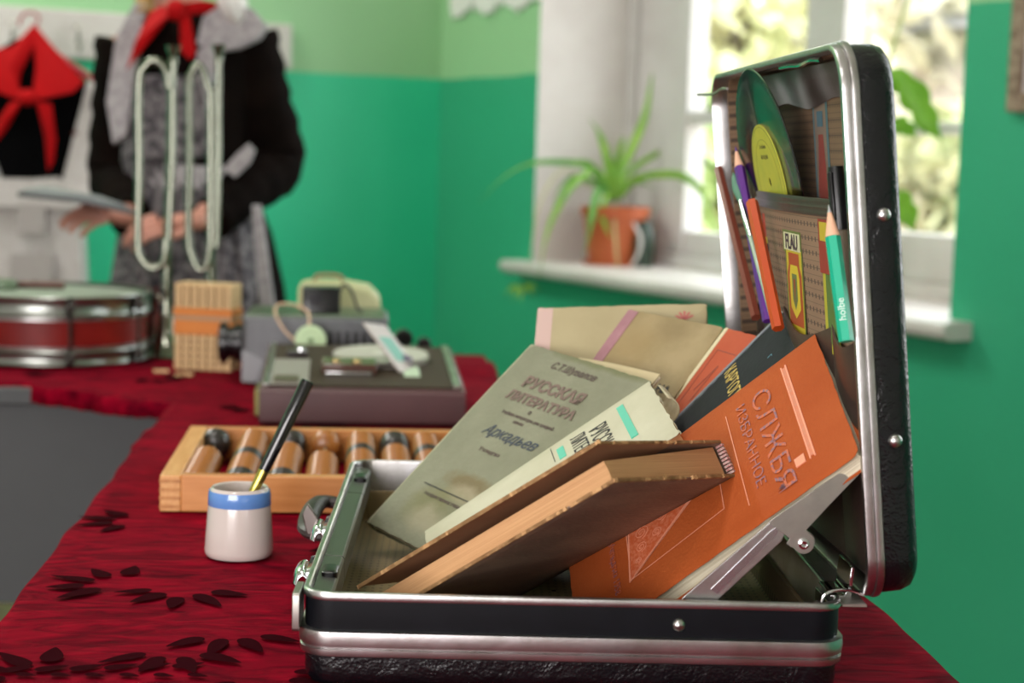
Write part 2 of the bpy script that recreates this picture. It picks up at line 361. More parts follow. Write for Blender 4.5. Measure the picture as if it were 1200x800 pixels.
# --- white coat rack board on the back wall
def onback(px, py, off=0): return BF.inverted() @ atplane(px, py, Cn-dW*off, dW)
a = onback(2, 12, .02); b = onback(342, 72, .02)
x0, x1 = b.x, a.x+.6
zt = onback(120, 14, .02).z; zb = onback(120, 70, .02).z
t = thing('coat_rack', 'white board with coat hooks on the green back wall', 'coat rack', BF)
MB().box(x0, -.022, zb, x1, 0, zt).build('board', M_white, t, bevel=.004, smooth=False)
for k in range(7):
    hx = x0+.1+k*.17; mb = MB(); hz = (zb+zt)/2
    mb.tube(smoothpts([(hx, -.022, hz+.02), (hx, -.05, hz+.02), (hx, -.06, hz+.0), (hx, -.045, hz-.03), (hx, -.065, hz-.045), (hx, -.08, hz-.03)], 5), .004, 8)
    mb.build('hook', M_alud, t)
# --- white paper garland high on the back wall near the corner
mb = MB(); c0 = WF.inverted() @ atplane(528, 0, Pw-oW*.01, oW); c1 = WF.inverted() @ atplane(632, 0, Pw-oW*.01, oW)
pts = []
N = 26
for k in range(N+1):
    x = c0.x+(c1.x-c0.x)*k/N; d = .022 + .028*abs(sin(k*1.35))+.012*sin(k*.7)
    pts.append((x, c0.z-d+.0))
outl = pts+[(c1.x, c0.z+.12), (c0.x, c0.z+.12)]
mb.loft([[(x, -.012, z) for x, z in outl], [(x, -.006, z) for x, z in outl]])
o = mb.build('paper_garland', mat('white_paper', '#EDEBE8', .8), smooth=False); o.matrix_world = WF; tag(o, 'white cut paper garland high on the wall left of the window', 'garland')
# --- picture frame on the right wall
pa = WF.inverted() @ atplane(1179, 132, Pw-oW*.02, oW)
t = thing('picture_frame', 'old brown frame hanging right of the window', 'picture frame', WF @ T((pa.x, 0, pa.z)))
mFr = mat('chipped_brown_frame', '#7B6655', .6, c2='#A08C78', nscale=45, namt=1, bump=.6, bscale=80)
FW, FH = .42, .55
for (a0, b0, a1, b1) in ((0, 0, .035, FH), (FW-.035, 0, FW, FH), (.035, 0, FW-.035, .035), (.035, FH-.035, FW-.035, FH)):
    MB().box(a0, -.025, b0, a1, 0, b1).build('frame_rail', mFr, t, bevel=.006)
for (a0, b0, a1, b1) in ((.035, .035, .042, FH-.035), (FW-.042, .035, FW-.035, FH-.035), (.042, .035, FW-.042, .042), (.042, FH-.042, FW-.042, FH-.035)):
    MB().box(a0, -.018, b0, a1, -.002, b1).build('inner_lip', mat('pale_lip', '#C9C4C6', .5), t)
MB().box(.042, -.01, .042, FW-.042, -.004, FH-.042).build('picture', mat('grey_picture', '#8E8388', .5, c2='#9F9598', nscale=5), t, smooth=False)

# ================================================================ tables and cloth
TA = radians(5.0)
TF = Matrix.Rotation(TA, 4, 'Z')     # table frame, x right, y deep
A0, A1, AY0, AY1 = -.243, .399, .45, 2.22
B0, B1, BY0, BY1 = -1.35, .193, 2.34, 2.80
mDesk = mat('dark_grey_desk', '#3B3D3F', .55, c2='#434547', nscale=3)
mLeg = mat('grey_steel_leg', '#55585A', .4, .6)
def desk(x0, y0, x1, y1, label, panel, z0=0):
    t = thing('desk', label, 'desk', TF)
    MB().box(x0+.012, y0+.012, -.03, x1-.012, y1-.012, -.006).build('tabletop', mDesk, t, bevel=.003, smooth=False)
    for lx in (x0+.05, x1-.08):
        for ly in (y0+.05, y1-.08): MB().box(lx, ly, TZ, lx+.03, ly+.03, -.03).build('leg', mLeg, t, smooth=False)
    if panel: MB().box(*panel).build('modesty_panel', mDesk, t, smooth=False)
desk(A0, AY0, A1, AY1, 'long desk under the velvet cloth carrying the suitcase', None)
desk(B0, BY0, B1, BY1, 'dark grey desk under the cloth carrying the drum', (B0+.05, BY0+.03, -.31, A0+.1, BY0+.05, -.03))
# velvet cloth
def cloth_mat():
    m = mat('red_velvet', '#5E0210', .85, sheen=0, spec=.03); nt = m.node_tree; b = nt.nodes['Principled BSDF']
    b.inputs['Sheen Tint'].default_value = (1, .25, .3, 1); b.inputs['Sheen Roughness'].default_value = .4
    tc = nd(nt, 'ShaderNodeTexCoord'); mp = nd(nt, 'ShaderNodeMapping'); mp.inputs['Scale'].default_value = (5, 13, 8); nt.links.new(tc.outputs['Object'], mp.inputs[0])
    n = nd(nt, 'ShaderNodeTexNoise'); n.inputs['Scale'].default_value = 4; n.inputs['Detail'].default_value = 6; n.inputs['Distortion'].default_value = 1.5; nt.links.new(mp.outputs[0], n.inputs['Vector'])
    r = nd(nt, 'ShaderNodeValToRGB'); r.color_ramp.elements[0].position = .3; r.color_ramp.elements[1].position = .75
    r.color_ramp.elements[0].color = (*lin('#480010'), 1); r.color_ramp.elements[1].color = (*lin('#8E0420'), 1)
    nt.links.new(n.outputs[0], r.inputs[0]); nt.links.new(r.outputs[0], b.inputs['Base Color'])
    bp = nd(nt, 'ShaderNodeBump'); bp.inputs['Strength'].default_value = .6; bp.inputs['Distance'].default_value = .003
    nt.links.new(n.outputs[0], bp.inputs['Height']); nt.links.new(bp.outputs[0], b.inputs['Normal'])
    return m
mCloth = cloth_mat()
S = .012
def inA(x, y): return A0 <= x <= A1 and AY0 <= y <= AY1
def inB(x, y):
    lim = BY0
    if x < A0: lim = BY0+.03-max(0, (x-(A0-.22))/.22)*.16 if x > A0-.22 else BY0+.03
    return B0 <= x <= B1 and lim <= y <= BY1
def inside(x, y): return inA(x, y) or inB(x, y) or (A0 <= x <= B1 and AY1-.02 <= y <= BY0+.05)
bm = bmesh.new(); vd = {}
def cv(i, j):
    if (i, j) not in vd:
        x = B0+i*S; y = AY0+j*S
        z = -.0012+.0010*noise.noise(Vector((x*9, y*14, 0)))
        ed = min(abs(x-A0) if y < AY1 else 9, abs(x-A1), 9)
        if ed < .03: x += .004*noise.noise(Vector((y*12, 3, 1)))
        if x > .13 and y > 2.50: z += .012*max(0, sin((y-2.50)*16))
        vd[(i, j)] = bm.verts.new((x, y, z))
    return vd[(i, j)]
NI = int((A1-B0)/S); NJ = int((BY1-AY0)/S)+1
for i in range(NI):
    for j in range(NJ):
        if inside(B0+(i+.5)*S, AY0+(j+.5)*S): bm.faces.new((cv(i, j), cv(i+1, j), cv(i+1, j+1), cv(i, j+1)))
be = [e for e in bm.edges if e.is_boundary]
for step, (dz, ou) in enumerate(((-.004, .004), (-.02, .004), (-.05, .001), (-.09, .002))):
    r = bmesh.ops.extrude_edge_only(bm, edges=be); vs = [v for v in r['geom'] if isinstance(v, bmesh.types.BMVert)]
    es = [e for e in r['geom'] if isinstance(e, bmesh.types.BMEdge)]
    for v in vs:
        x, y, z = v.co
        k = 1 if step != 2 or True else 0
        cut = .14 if (x < A0+.03 and y > 1.9) else 1
        v.co.z += dz*cut*(1+.3*noise.noise(Vector((x*7, y*7, step))))
        if x < A0+.02 and y < 2.0: v.co.x -= ou*(1 if step < 2 else -1)
        elif x > A1-.02: v.co.x += ou*(1 if step < 2 else 0)
        elif x > B1-.02 and y > 2.2: v.co.x += ou
        if x < A0 and y < BY0+.06: v.co.y -= ou*(1+2*noise.noise(Vector((x*14, step*.3, 2))))
    be = es
me = bpy.data.meshes.new('tablecloth'); bm.normal_update(); bm.to_mesh(me); bm.free(); me.materials.append(mCloth); me.shade_smooth()
cl = bpy.data.objects.new('tablecloth', me); COL.objects.link(cl); cl.matrix_world = TF
tag(cl, 'dark red velvet cloth with leaf pattern covering both desks', 'tablecloth')
sm = cl.modifiers.new('solid', 'SOLIDIFY'); sm.thickness = .0012; sm.offset = -1
# woven-in leaf sprigs, where the pile is cut away
mb = MB(); rnd = random.Random(3)
def drop(cx, cy, ang, L, W_):
    n = 18; pts = []
    for k in range(n):
        a = 2*pi*k/n; rx = cos(a)*L/2; ry = sin(a)*W_/2*(1-.55*cos(a))
        rx += .0; bend = .25*ry*0
        x = cx+rx*cos(ang)-ry*sin(ang); y = cy+rx*sin(ang)+ry*cos(ang)
        pts.append((x, y))
    z = .0010
    mb.add([(x, y, z) for x, y in pts]+[(cx, cy, z+.0001)], [(k, (k+1) % n, n) for k in range(n)])
fans = []
for px_, py_ in ((140, 685), (215, 690), (165, 610), (205, 760), (270, 740), (1075, 745)):
    p = TF.inverted() @ atz(px_, py_, 0); fans.append((p.x, p.y, rnd.uniform(0, 6.28)))
for i in range(5):
    for j in range(0, 14, 1):
        if (i*7+j*3) % 5 < 2: continue
        x = A0+.05+i*.13+.06*(j % 2); y = .55+j*.125
        if all((x-f[0])**2+(y-f[1])**2 > .07**2 for f in fans): fans.append((x, y, rnd.uniform(0, 6.28)))
for i in range(7):
    for j in range(3): fans.append((B0+.1+i*.19, BY0+.1+j*.18, rnd.uniform(0, 6.28)))
for (fx, fy, a0) in fans:
    if not (inside(fx-.04, fy-.04) and inside(fx+.04, fy+.04)): continue
    for k in range(rnd.choice((3, 4, 5))):
        a = a0+k*.62; rr_ = .036+.006*rnd.random()
        drop(fx+rr_*cos(a), fy+rr_*sin(a), a, .028+.012*rnd.random(), .011+.003*rnd.random())
p = TF.inverted() @ atz(20, 785, 0)
for k in range(6):
    drop(p.x+k*.021, p.y+.002*k, .5, .022, .010); drop(p.x+.008+k*.021, p.y-.012, -.4, .014, .007)
lf = mb.build('leaf_pattern', mat('cut_pile_burgundy', '#2A0008', .9, spec=.02), cl, kind='stuff', fix=False)
lf.matrix_parent_inverse = I4

# ================================================================ the suitcase
SA = radians(1.7)
SO = Vector((-.1245, 1.020, 0))
SF = T(SO) @ Matrix.Rotation(SA, 4, 'Z')
SI = SF.inverted()
SW, SL, SH = .3365, .460, .060
suit = thing('suitcase', 'open black hard-shell case with aluminium rims full of old books on the red cloth', 'suitcase', SF)
RC = .020
def loftring(lst, n=10): return [ring(i, i, SW-i, SL-i, RC-i if RC-i > .001 else .001, z, n) for i, z in lst]
MB().loft(loftring([(.012, 0), (.005, .0012), (.0022, .005), (.0015, .010), (.0018, .0205), (.004, .021)]), cap1=False).build('base_shell', M_leather, suit)
MB().loft(loftring([(.0005, .0195), (-.0012, .0205), (-.0016, .0225), (-.0016, .0245), (-.0002, .0252), (-.0002, .0258), (-.0018, .0265), (-.0024, .031), (-.0018, .0355), (0, .0362), (.003, .0362)]), cap=False).build('trim_band', M_alu, suit)
MB().loft(loftring([(.0016, .0355), (.0012, .038), (.0012, .055), (.0018, .0555)]), cap=False).build('base_wall', M_blackband, suit)
MB().loft(loftring([(.0016, .0545), (.0002, .055), (-.0004, .0568), (.0002, .0592), (.0012, .060), (.0032, .060), (.0042, .0592), (.0046, .057), (.0050, .034), (.0050, .0335)]), cap=False).build('rim', M_alu, suit)
mLin = lining_mat('tan_printed_lining', '#8A7752', .0085, (0, 1), step=.006)
MB().loft([ring(.0052, .0052, SW-.0052, SL-.0052, .015, .046-.0125), ring(.0075, .0075, SW-.0075, SL-.0075, .013, .0325), ring(.009, .009, SW-.009, SL-.009, .012, .008), ring(.014, .014, SW-.014, SL-.014, .008, .0052), [(SW/2+(x-SW/2)*.01, SL/2+(y-SL/2)*.01, .005) for x, y in rr(.014, .014, SW-.014, SL-.014, .008)]], cap=False).build('base_lining', mLin, suit)
def rivet(par, M, r=.0038): MB().lathe([(r*1.15, -.001), (r*1.1, .0004), (r*.9, .0016), (r*.5, .0026), (.0002, .0029)], 16, M).build('rivet', M_alu, par)
rq = SI @ aty(795, 731, 1.03)
rivet(suit, T((rq.x, .0012, rq.z)) @ R(90, 'X'))
# lock bar inside the left wall
mBar = mat('chromed_lock_bar', '#5A5C56', .36, .55)
lb = MB()
def bar(y0, y1, x1=.0185): lb.loft([[(x, y, z) for x, z in ((.0048, .036), (x1, .036), (x1, .0525), (x1-.0015, .0545), (.0048, .0552))] for y in (y0, y1)])
bar(.020, .118); bar(.1195, .335); bar(.3365, .445)
b1 = lb.build('lock_bar', mBar, suit, smooth=False, bevel=.0006)
for y in (.070, .392): MB().loft([ring(.0075, y-.011, .0178, y+.011, .003, .052), ring(.0075, y-.011, .0178, y+.011, .003, .0575), ring(.009, y-.0095, .0165, y+.0095, .003, .0585)]).build('lock_button', M_black, b1)
MB().box(.0048, .012, .036, .017, .019, .0548).build('end_plate', mBar, b1, bevel=.001)
# outer side: plates, raised hasps and handle
def hasp(y, lift, flip=1):
    h = MB(); pth = smoothpts([(-.001, .036, 0), (-.0035, .046, 0), (-.0075, .0525, 0), (-.0125, .0505, 0), (-.0150, .0420, 0)], 6)
    hw = 12; rows = []
    for k in range(hw+1):
        yy = -.019+.038*k/hw; e = (1-abs(2*k/hw-1)**4*.25)
        rows.append([(p.x*e, y+yy, .036+(p.y-.036)*e) for p in pth])
    vs_ = [p for r_ in rows for p in r_]; n_ = len(pth)
    h.add(vs_, [(a*n_+b, a*n_+b+1, (a+1)*n_+b+1, (a+1)*n_+b) for a in range(hw) for b in range(n_-1)])
    o = h.build('hasp', M_chrome, suit, angle=75); sm_ = o.modifiers.new('s', 'SOLIDIFY'); sm_.thickness = .0012
    MB().loft([[(-.0002, y+a, .030+b) for a, b in rr(-.022, 0, .022, .024, .003, 4)], [(-.0045, y+a, .030+b) for a, b in rr(-.021, .001, .021, .023, .003, 4)]]).build('hasp_plate', M_chrome, o)
hasp(.105, .012); hasp(.235, .012)
MB().loft([[(-.003+x, y, z) for y, z in rr(.004, .022+.012, .036, .058, .002, 3)] for x in (-.0025, .002)]).build('corner_clasp', M_alud, suit, bevel=.0004)
hd = MB()
hp = smoothpts([(-.002, .27, .034), (-.018, .272, .036), (-.023, .30, .037), (-.023, .36, .037), (-.018, .388, .036), (-.002, .39, .034)], 6)
hd.tube(hp, .0055, 10, flat=(1.0, 1.5)); hd.build('handle', mat('brown_handle', '#2E2725', .45), suit)
MB().loft([[(x, y, z) for x, z in ((-.003, .036), (-.020, .060), (-.024, .052), (-.020, .036))] for y in (.262, .268)]).build('handle_bracket', mat('dull_steel_bracket', '#6F6864', .35, .8), suit, bevel=.0008)

# ---- the lid, leaning 6.7 degrees over the base
LEAN = radians(6.1); LYAW = radians(1.5)
lo = SI @ aty(1026, 699, 1.022)
LO = Vector((lo.x, .000, lo.z-.0085))
RY = Matrix.Rotation(LYAW, 3, 'Z'); lu = RY @ Vector((-sin(LEAN), 0, cos(LEAN))); lv = RY @ Vector((0, 1, 0)); lt = RY @ Vector((cos(LEAN), 0, sin(LEAN)))
# object frame of the lid: x = depth, y = up, z = outward thickness
LF = frame(LO, lv, lu, lt)
LW = SF @ LF; LWI = LW.inverted()
LLEN, LHT, LTH = SL, .3455, .033
def lidpt(px, py, t=0): n = LW.to_3x3() @ Vector((0, 0, 1)); p = LW @ Vector((0, 0, t)); return LWI @ atplane(px, py, p, n)
def lr(lst, r=.030, n=14): return [ring(i, i, LLEN-i, LHT-i, max(r-i, .002), z, n) for i, z in lst]
lid = MB().loft(lr([(.003, .0100), (.0014, .0105), (.0012, .014), (.0014, .024), (.0036, .0295), (.008, .0325), (.015, .0338)])+[[(LLEN/2+(x-LLEN/2)*.02, LHT/2+(y-LHT/2)*.02, .0340) for x, y, z in ring(.016, .016, LLEN-.016, LHT-.016, .01, 0, 14)]], cap0=False).build('lid', M_leather, suit, label='upright lid with grained black covering')
lid.matrix_local = LF
MB().loft(lr([(.0045, .012), (.0042, .0), (.0036, -.0012), (.0020, -.0014), (.0004, -.0006), (-.0001, .0006), (-.0002, .0040), (.0006, .0043), (.0006, .0048), (-.0010, .0052), (-.0015, .0070), (-.0011, .0094), (.0, .0101), (.002, .0101)]), cap=False).build('lid_trim', M_alu, lid)
mLL = lining_mat('dark_tan_lid_lining', '#7B6148', .0105, (0, 1), step=.0048)
MB().loft(lr([(.0046, .012), (.0060, .013), (.0062, .026), (.010, .0292)], .03)+[[(LLEN/2+(x-LLEN/2)*.02, LHT/2+(y-LHT/2)*.02, .0295) for x, y, z in ring(.01, .01, LLEN-.01, LHT-.01, .012, 0, 14)]], cap=False).build('lid_lining', mLL, lid)
# gathered dark strip under the top wall
mb = MB(); mb.grid(lambda u, v: (.012+u*(LLEN-.024), LHT-.008-.026*v-.003*sin(u*17)*v, .0275-.008*(1-v)+.0006*sin(u*40)), 60, 6)
mb.build('gathered_strip', M_vinylbrown, lid)
for px, py in ((1033, 254), (1049, 505)):
    q = lidpt(px, py, 0); 
for U in (LHT-.105, .102): rivet(lid, T((.0012, U, .0205)) @ R(-90, 'Y'), .0040)
MB().lathe([(.006, -.002), (.0055, .001), (.004, .002)], 14, T((.060, .0012, .022)) @ R(90, 'X')).build('rubber_foot', M_black, lid)
# pocket panel
pt0 = lidpt(978, 236, .006); pt1 = lidpt(878, 229, .006)
PU = pt0.y; PV0, PV1 = .018, pt1.x+.004
mPP = lining_mat('pocket_panel_print', '#8D7058', .0098, (0, 1), step=.0092)
def pfn(u, v):
    x = PV0+(PV1-PV0)*u; y = .008+(PU-.008)*v
    return (x, y, .013-.006*sin(pi*min(1, max(0, u)))*(.3+.7*v)-.001)
MB().slab(pfn, 30, 20, .0012).build('pocket_panel', mPP, lid)
MB().slab(lambda u, v: (pfn(u, 1)[0], PU-.011+.012*v, pfn(u, 1)[2]-.0006-.0006*sin(v*pi*3)**2), 30, 8, .0016).build('pocket_binding', M_vinylbrown, lid)
for k, (a, b) in enumerate(((.93, .66), (.985, .93), (.66, .22), (.22, .0))):   # small pockets with sagging mouths
    q0 = lidpt(990, 392, .002).y
    top = lidpt(990, 386, .004).y if k == 3 else (lidpt(945, 372, .004).y if k == 2 else lidpt(880, 350, .004).y)
    def sfn(u, v, a=a, b=b, top=top, k=k):
        uu = a+(b-a)*u; s_ = sin(pi*u); x = PV0+(PV1-PV0)*uu
        return (x, .010+(top-.012*s_-.010)*v, pfn(uu, v*.4)[2]-.0022-.0045*s_*(.35+.65*v))
    MB().slab(sfn, 16, 8, .0012).build('small_pocket', M_vinylbrown, lid)
# printed badges on the panel
def badge(px0, py0, w_, h_, parts, z_off, par=lid, name='printed_badge', label=None, flat=None):
    q = lidpt(px0, py0, .006 if flat is None else flat)
    zz = (pfn((q.x-PV0)/(PV1-PV0), q.y/PU)[2]-.0016) if flat is None else flat
    first = None
    for k, (poly, col) in enumerate(parts):
        mb = MB().add([(q.x-x*w_, q.y-y*h_, zz-.00012*k) for x, y in poly], [tuple(range(len(poly)))])
        o = mb.build(name, mat('print_'+col, '#'+col, .5), par, fix=False, smooth=False); first = first or o
    return q, zz
P4 = lambda a, b, c, d: [(a, b), (c, b), (c, d), (a, d)]
q, zz = badge(918, 268, .060, .016, [(P4(0, 0, 1, 1), '5C6B2E'), (P4(.06, .1, .94, .9), 'C9C7A0')], 0)
text_mb('FLAU', .015, frame((q.x-.030, q.y-.0130, zz-.0005), (-1, 0, 0), (0, 1, 0), (0, 0, -1)), sx=1.15, bold=.0003).build('badge_lettering', mat('badge_ink', '#3A2A38', .5), lid, smooth=False, fix=False)
badge(921, 288, .056, .062, [(P4(0, 0, 1, 1), '5C6B2E'), (P4(.06, .02, .94, .97), 'B9A62A'), ([(.2, .06), (.8, .06), (.8, .2), (.9, .3), (.9, .9), (.1, .9), (.1, .3), (.2, .2)], 'A0461F'),
      ([(.3, .2), (.7, .2), (.78, .34), (.78, .70), (.5, .82), (.22, .70), (.22, .34)], 'C9B52E'), ([(.36, .3), (.64, .3), (.64, .6), (.5, .72), (.36, .6)], '5F7040'), ([(.44, .36), (.56, .36), (.5, .66)], '8C3A22')], 0)
badge(958, 256, .040, .036, [(P4(0, 0, 1, 1), '8E2B20'), (P4(.1, .05, .9, .4), 'B9A62A')], 0)
badge(962, 290, .040, .070, [(P4(0, 0, 1, 1), 'A8A52A'), ([(.2, .1), (.9, .1), (.9, .8), (.5, .95), (.2, .8)], '4E6B2E')], 0)
badge(890, 250, .022, .030, [(P4(0, 0, 1, 1), 'A83A22'), (P4(.2, .6, .8, .9), 'B9A62A')], 0)
badge(895, 285, .020, .055, [(P4(0, 0, 1, 1), '3A2C28'), (P4(.3, .1, .7, .9), '8A5A40')], 0)
badge(951, 113, .045, .110, [(P4(0, 0, 1, 1), '4A6A70'), (P4(.12, .04, .88, .96), '7C6A5A'), ([(.35, .25), (.65, .25), (.8, .6), (.8, .85), (.2, .85), (.2, .6)], '8A3A2E'), (P4(.3, .1, .7, .2), '3F5F6C')], 0, flat=.0290)
# wire spring along the top edge
wq = [lidpt(x, y, -.004) for x, y in ((818, 111), (836, 110), (846, 104), (852, 104))]
MB().tube(smoothpts(wq, 6), .0012, 8).build('wire_catch', M_alud, lid)
wq = [lidpt(x, y, .004) for x, y in ((915, 79), (926, 77), (938, 76), (950, 70), (962, 70))]
MB().tube(smoothpts(wq, 6), .0018, 8).build('wire_catch', M_chrome, lid)
# stay arm: lower bar, upper plate with pivot lobe, on the near side just inside the rim
AP = SF @ Vector((0, .0085, 0)); AN = SF.to_3x3() @ Vector((0, 1, 0))
def arm(pxs, y0, y1): 
    out = []
    for x, y in pxs:
        p = SI @ atplane(x, y, AP, AN); out.append((p.x, p.z))
    mb = MB().loft([[(x, yy, z) for x, z in out] for yy in (y0, y1)]); return mb
arm([(790, 716), (800, 700), (908, 607), (922, 612), (921, 622), (916, 634), (840, 704), (826, 716)], .0085, .0100).build('stay_arm', M_alu, suit, bevel=.0004, label='pale lower bar of the stay')
arm([(833, 690), (903, 622), (909, 618), (912, 622), (908, 629), (840, 696)], .0080, .0087).build('stay_groove', mat('arm_groove', '#C5C8CC', .25, 1), suit)
lobe = [(941+13*cos(a), 634-14*sin(a)) for a in [radians(t) for t in range(-150, 61, 15)]]
up = arm([(900, 611), (915, 600), (930, 590), (985, 552), (1012, 535), (1016, 542), (1005, 556), (972, 590), (944, 620)][:9]+[(953, 628)]+list(reversed(lobe))+[(926, 640), (921, 636), (925, 630)], .0065, .0080)
upo = up.build('stay_plate', M_alud, suit, bevel=.0004)
p = SI @ atplane(941, 636, AP, AN)
MB().lathe([(.0034, -.002), (.0034, .0012), (.0020, .0018), (.0018, .0009), (.0002, .0008)], 18, T((p.x, .0065, p.z)) @ R(90, 'X')).build('pivot', M_chrome, upo)
# hinges between base and lid
for hy in (.022, .40):
    h = MB(); h.box(SW-.008, hy, .038, SW-.0052, hy+.036, .056)
    h.box(SW-.006, hy, .0585, SW+.004, hy+.036, .0600)
    h.tube([(SW+.006, hy+.002, .0602), (SW+.006, hy+.034, .0602)], .0022, 12)
    h.loft([[(SW+.005, y, .0625), (SW+.0075, y, .0625), (SW+.0085, y, .078), (SW+.0065, y, .078)] for y in (hy, hy+.036)])
    ho = h.build('hinge', M_chrome, suit, bevel=.0003)
    for k in range(3): rivet(ho, T((SW-.008, hy+.007+.011*k, .047)) @ R(-90, 'Y'), .0016)
mb = MB().box(SW-.002, .004, .0575, SW+.013, SL-.012, .0590).build('hinge_strip', M_alud, suit, smooth=False)
mb = MB(); mb.tube(smoothpts([(SW-.012, .010, .040), (SW-.012, .016, .060), (SW+.002, .018, .0645), (SW+.014, .016, .062)], 6), .0011, 8); mb.build('hinge_spring', M_chrome, suit)

# ================================================================ books
def rotvec(w_):
    w_ = Vector(w_); return Quaternion(w_.normalized(), w_.length).to_matrix().to_4x4()
FIT = {
 'A': [0.7211, -0.2828, -0.9228, -0.1075, 1.3633, 0.0227, 0.1594, 0.2072, 0.0107],
 'B': [0.6337, -0.3398, -1.4585, -0.0535, 1.2930, 0.0270, 0.1223, 0.2074, 0.016],
 'C': [0.9027, -0.1531, -0.1411, 0.0111, 1.3379, 0.0153, 0.1446, 0.2262, 0.0082],
 'D': [0.7766, -0.3167, -0.8376, -0.0203, 1.3608, 0.0187, 0.1091, 0.2363, 0.0164],
 'E': [-2.5627, 1.7438, 3.6304, 0.0598, 1.3198, 0.0243, 0.135, 0.2084, 0.0122],
 'F': [0.9489, -0.475, -1.6059, 0.0861, 1.3400, 0.0545, 0.1266, 0.2187, 0.0155],
 'G': [0.9472, -0.2665, -1.5708, 0.0506, 1.2168, 0.0585, 0.1414, 0.228, 0.0130],
 'H': [0.2013, -0.7015, -2.1087, 0.0004, 1.1978, 0.0082, 0.1419, 0.2108, 0.0261]}
def book(key, label, mcover, mpages, mspine=None, cover_t=.0018, inset=.003, crad=.003, bend=0, open_=0, wear=.0004, page_top=None, mback=None, spine_r=None):
    f = FIT[key]; M = T(f[3:6]) @ rotvec(f[:3]); w_, h, t = f[6:9]
    bk = thing('book', label, 'book', M, 'old schoolbooks packed in the open case')
    rnd = random.Random(ord(key))
    def outline(z, lift=0):
        pts = []
        for x, y in rr(0, 0, w_, h, crad, 4): pts.append((x, y))
        # subdivide long edges so they can be worn and bent
        out = []
        for k in range(len(pts)):
            a = Vector(pts[k]); b = Vector(pts[(k+1) % len(pts)]); n = max(1, int((b-a).length/.006))
            for i in range(n): out.append(a+(b-a)*i/n)
        return out
    def warp(x, y): return bend*(sin(pi*x/w_)*.6+sin(pi*y/h)*.5)
    def cover(z0, z1, lift, m, name, lab=None):
        o = outline(0); ins = []
        W_ = [(p.x+rnd.uniform(-wear, wear), p.y+rnd.uniform(-wear, wear)) for p in o]
        def zz(x, y, z): return z+warp(x, y)+lift*max(0, x/w_)**1.5
        n = len(W_); mb = MB(); vs = []
        rings = []
        for z in (z0, z1): rings.append([(x, y, zz(x, y, z)) for x, y in W_])
        # concentric inner rings so the face follows the bend
        def inner(z, s): return [(w_/2+(x-w_/2)*s, h/2+(y-h/2)*s, zz(w_/2+(x-w_/2)*s, h/2+(y-h/2)*s, z)) for x, y in W_]
        rings = [inner(z0, s) for s in (.02, .3, .6, .85, .985)]+[[(x, y, zz(x, y, z0+(z1-z0)*.3)) for x, y in W_], [(x, y, zz(x, y, z0+(z1-z0)*.7)) for x, y in W_]]+[inner(z1, s) for s in (.985, .85, .6, .3, .02)]
        mb.loft(rings, cap=True)
        return mb.build(name, m, bk, label=lab)
    ct = cover_t
    cover(t-ct, t, open_, mcover, 'front_cover')
    cover(0, ct, 0, mback or mcover, 'back_cover')
    # page block
    pt = page_top or (t-ct, t-ct)
    rings = []
    x0, x1, y0, y1 = .003, w_-inset, inset, h-inset
    nn = 8
    def sec(y):
        top = [(x0+(x1-x0)*k/nn) for k in range(nn+1)]
        pts = [(x, y, ct+warp(x, y)) for x in top]
        pts += [(x1-.0012*sin(pi*k/4)*(1 if t > .01 else .3), y, ct+warp(x1, y)+(pt[1]-ct)*k/4) for k in range(1, 4)]
        pts += [(x, y, pt[0]+(pt[1]-pt[0])*((x-x0)/(x1-x0))+warp(x, y)) for x in reversed(top)]
        return pts
    MB().loft([sec(y0+(y1-y0)*k/10) for k in range(11)]).build('page_block', mpages, bk)
    # spine
    r_ = spine_r if spine_r is not None else t*.22
    prof = [(0.004, 0), (0, 0)]+[(-r_*sin(pi*k/8), t/2-t/2*cos(pi*k/8)) for k in range(1, 8)]+[(0, t), (.004, t)]
    prof += [(.004, t-ct), (.0006, t-ct*1.2)]+[(-(r_-.001)*sin(pi*k/8), t/2+(t/2-ct)*cos(pi*k/8)) for k in range(1, 8)]+[(.0006, ct*1.2), (.004, ct)]
    MB().loft([[(x, y, z+warp(0, y)) for x, z in prof] for y in [h*k/10 for k in range(11)]]).build('spine', mspine or mcover, bk)
    return bk, w_, h, t
pg_cream = pages_mat('cream_pages', '#B8AF93', '#DAD3BC')
pg_tan = pages_mat('tan_pages', '#AE8258', '#C4986A', scale=1800)
pg_grey = pages_mat('grey_pages', '#8F8672', '#B9B09B')
ink = mat('brown_ink', '#54453E', .7); inkb = mat('black_ink', '#26262A', .7); inkblue = mat('blue_pen_ink', '#26303F', .6)

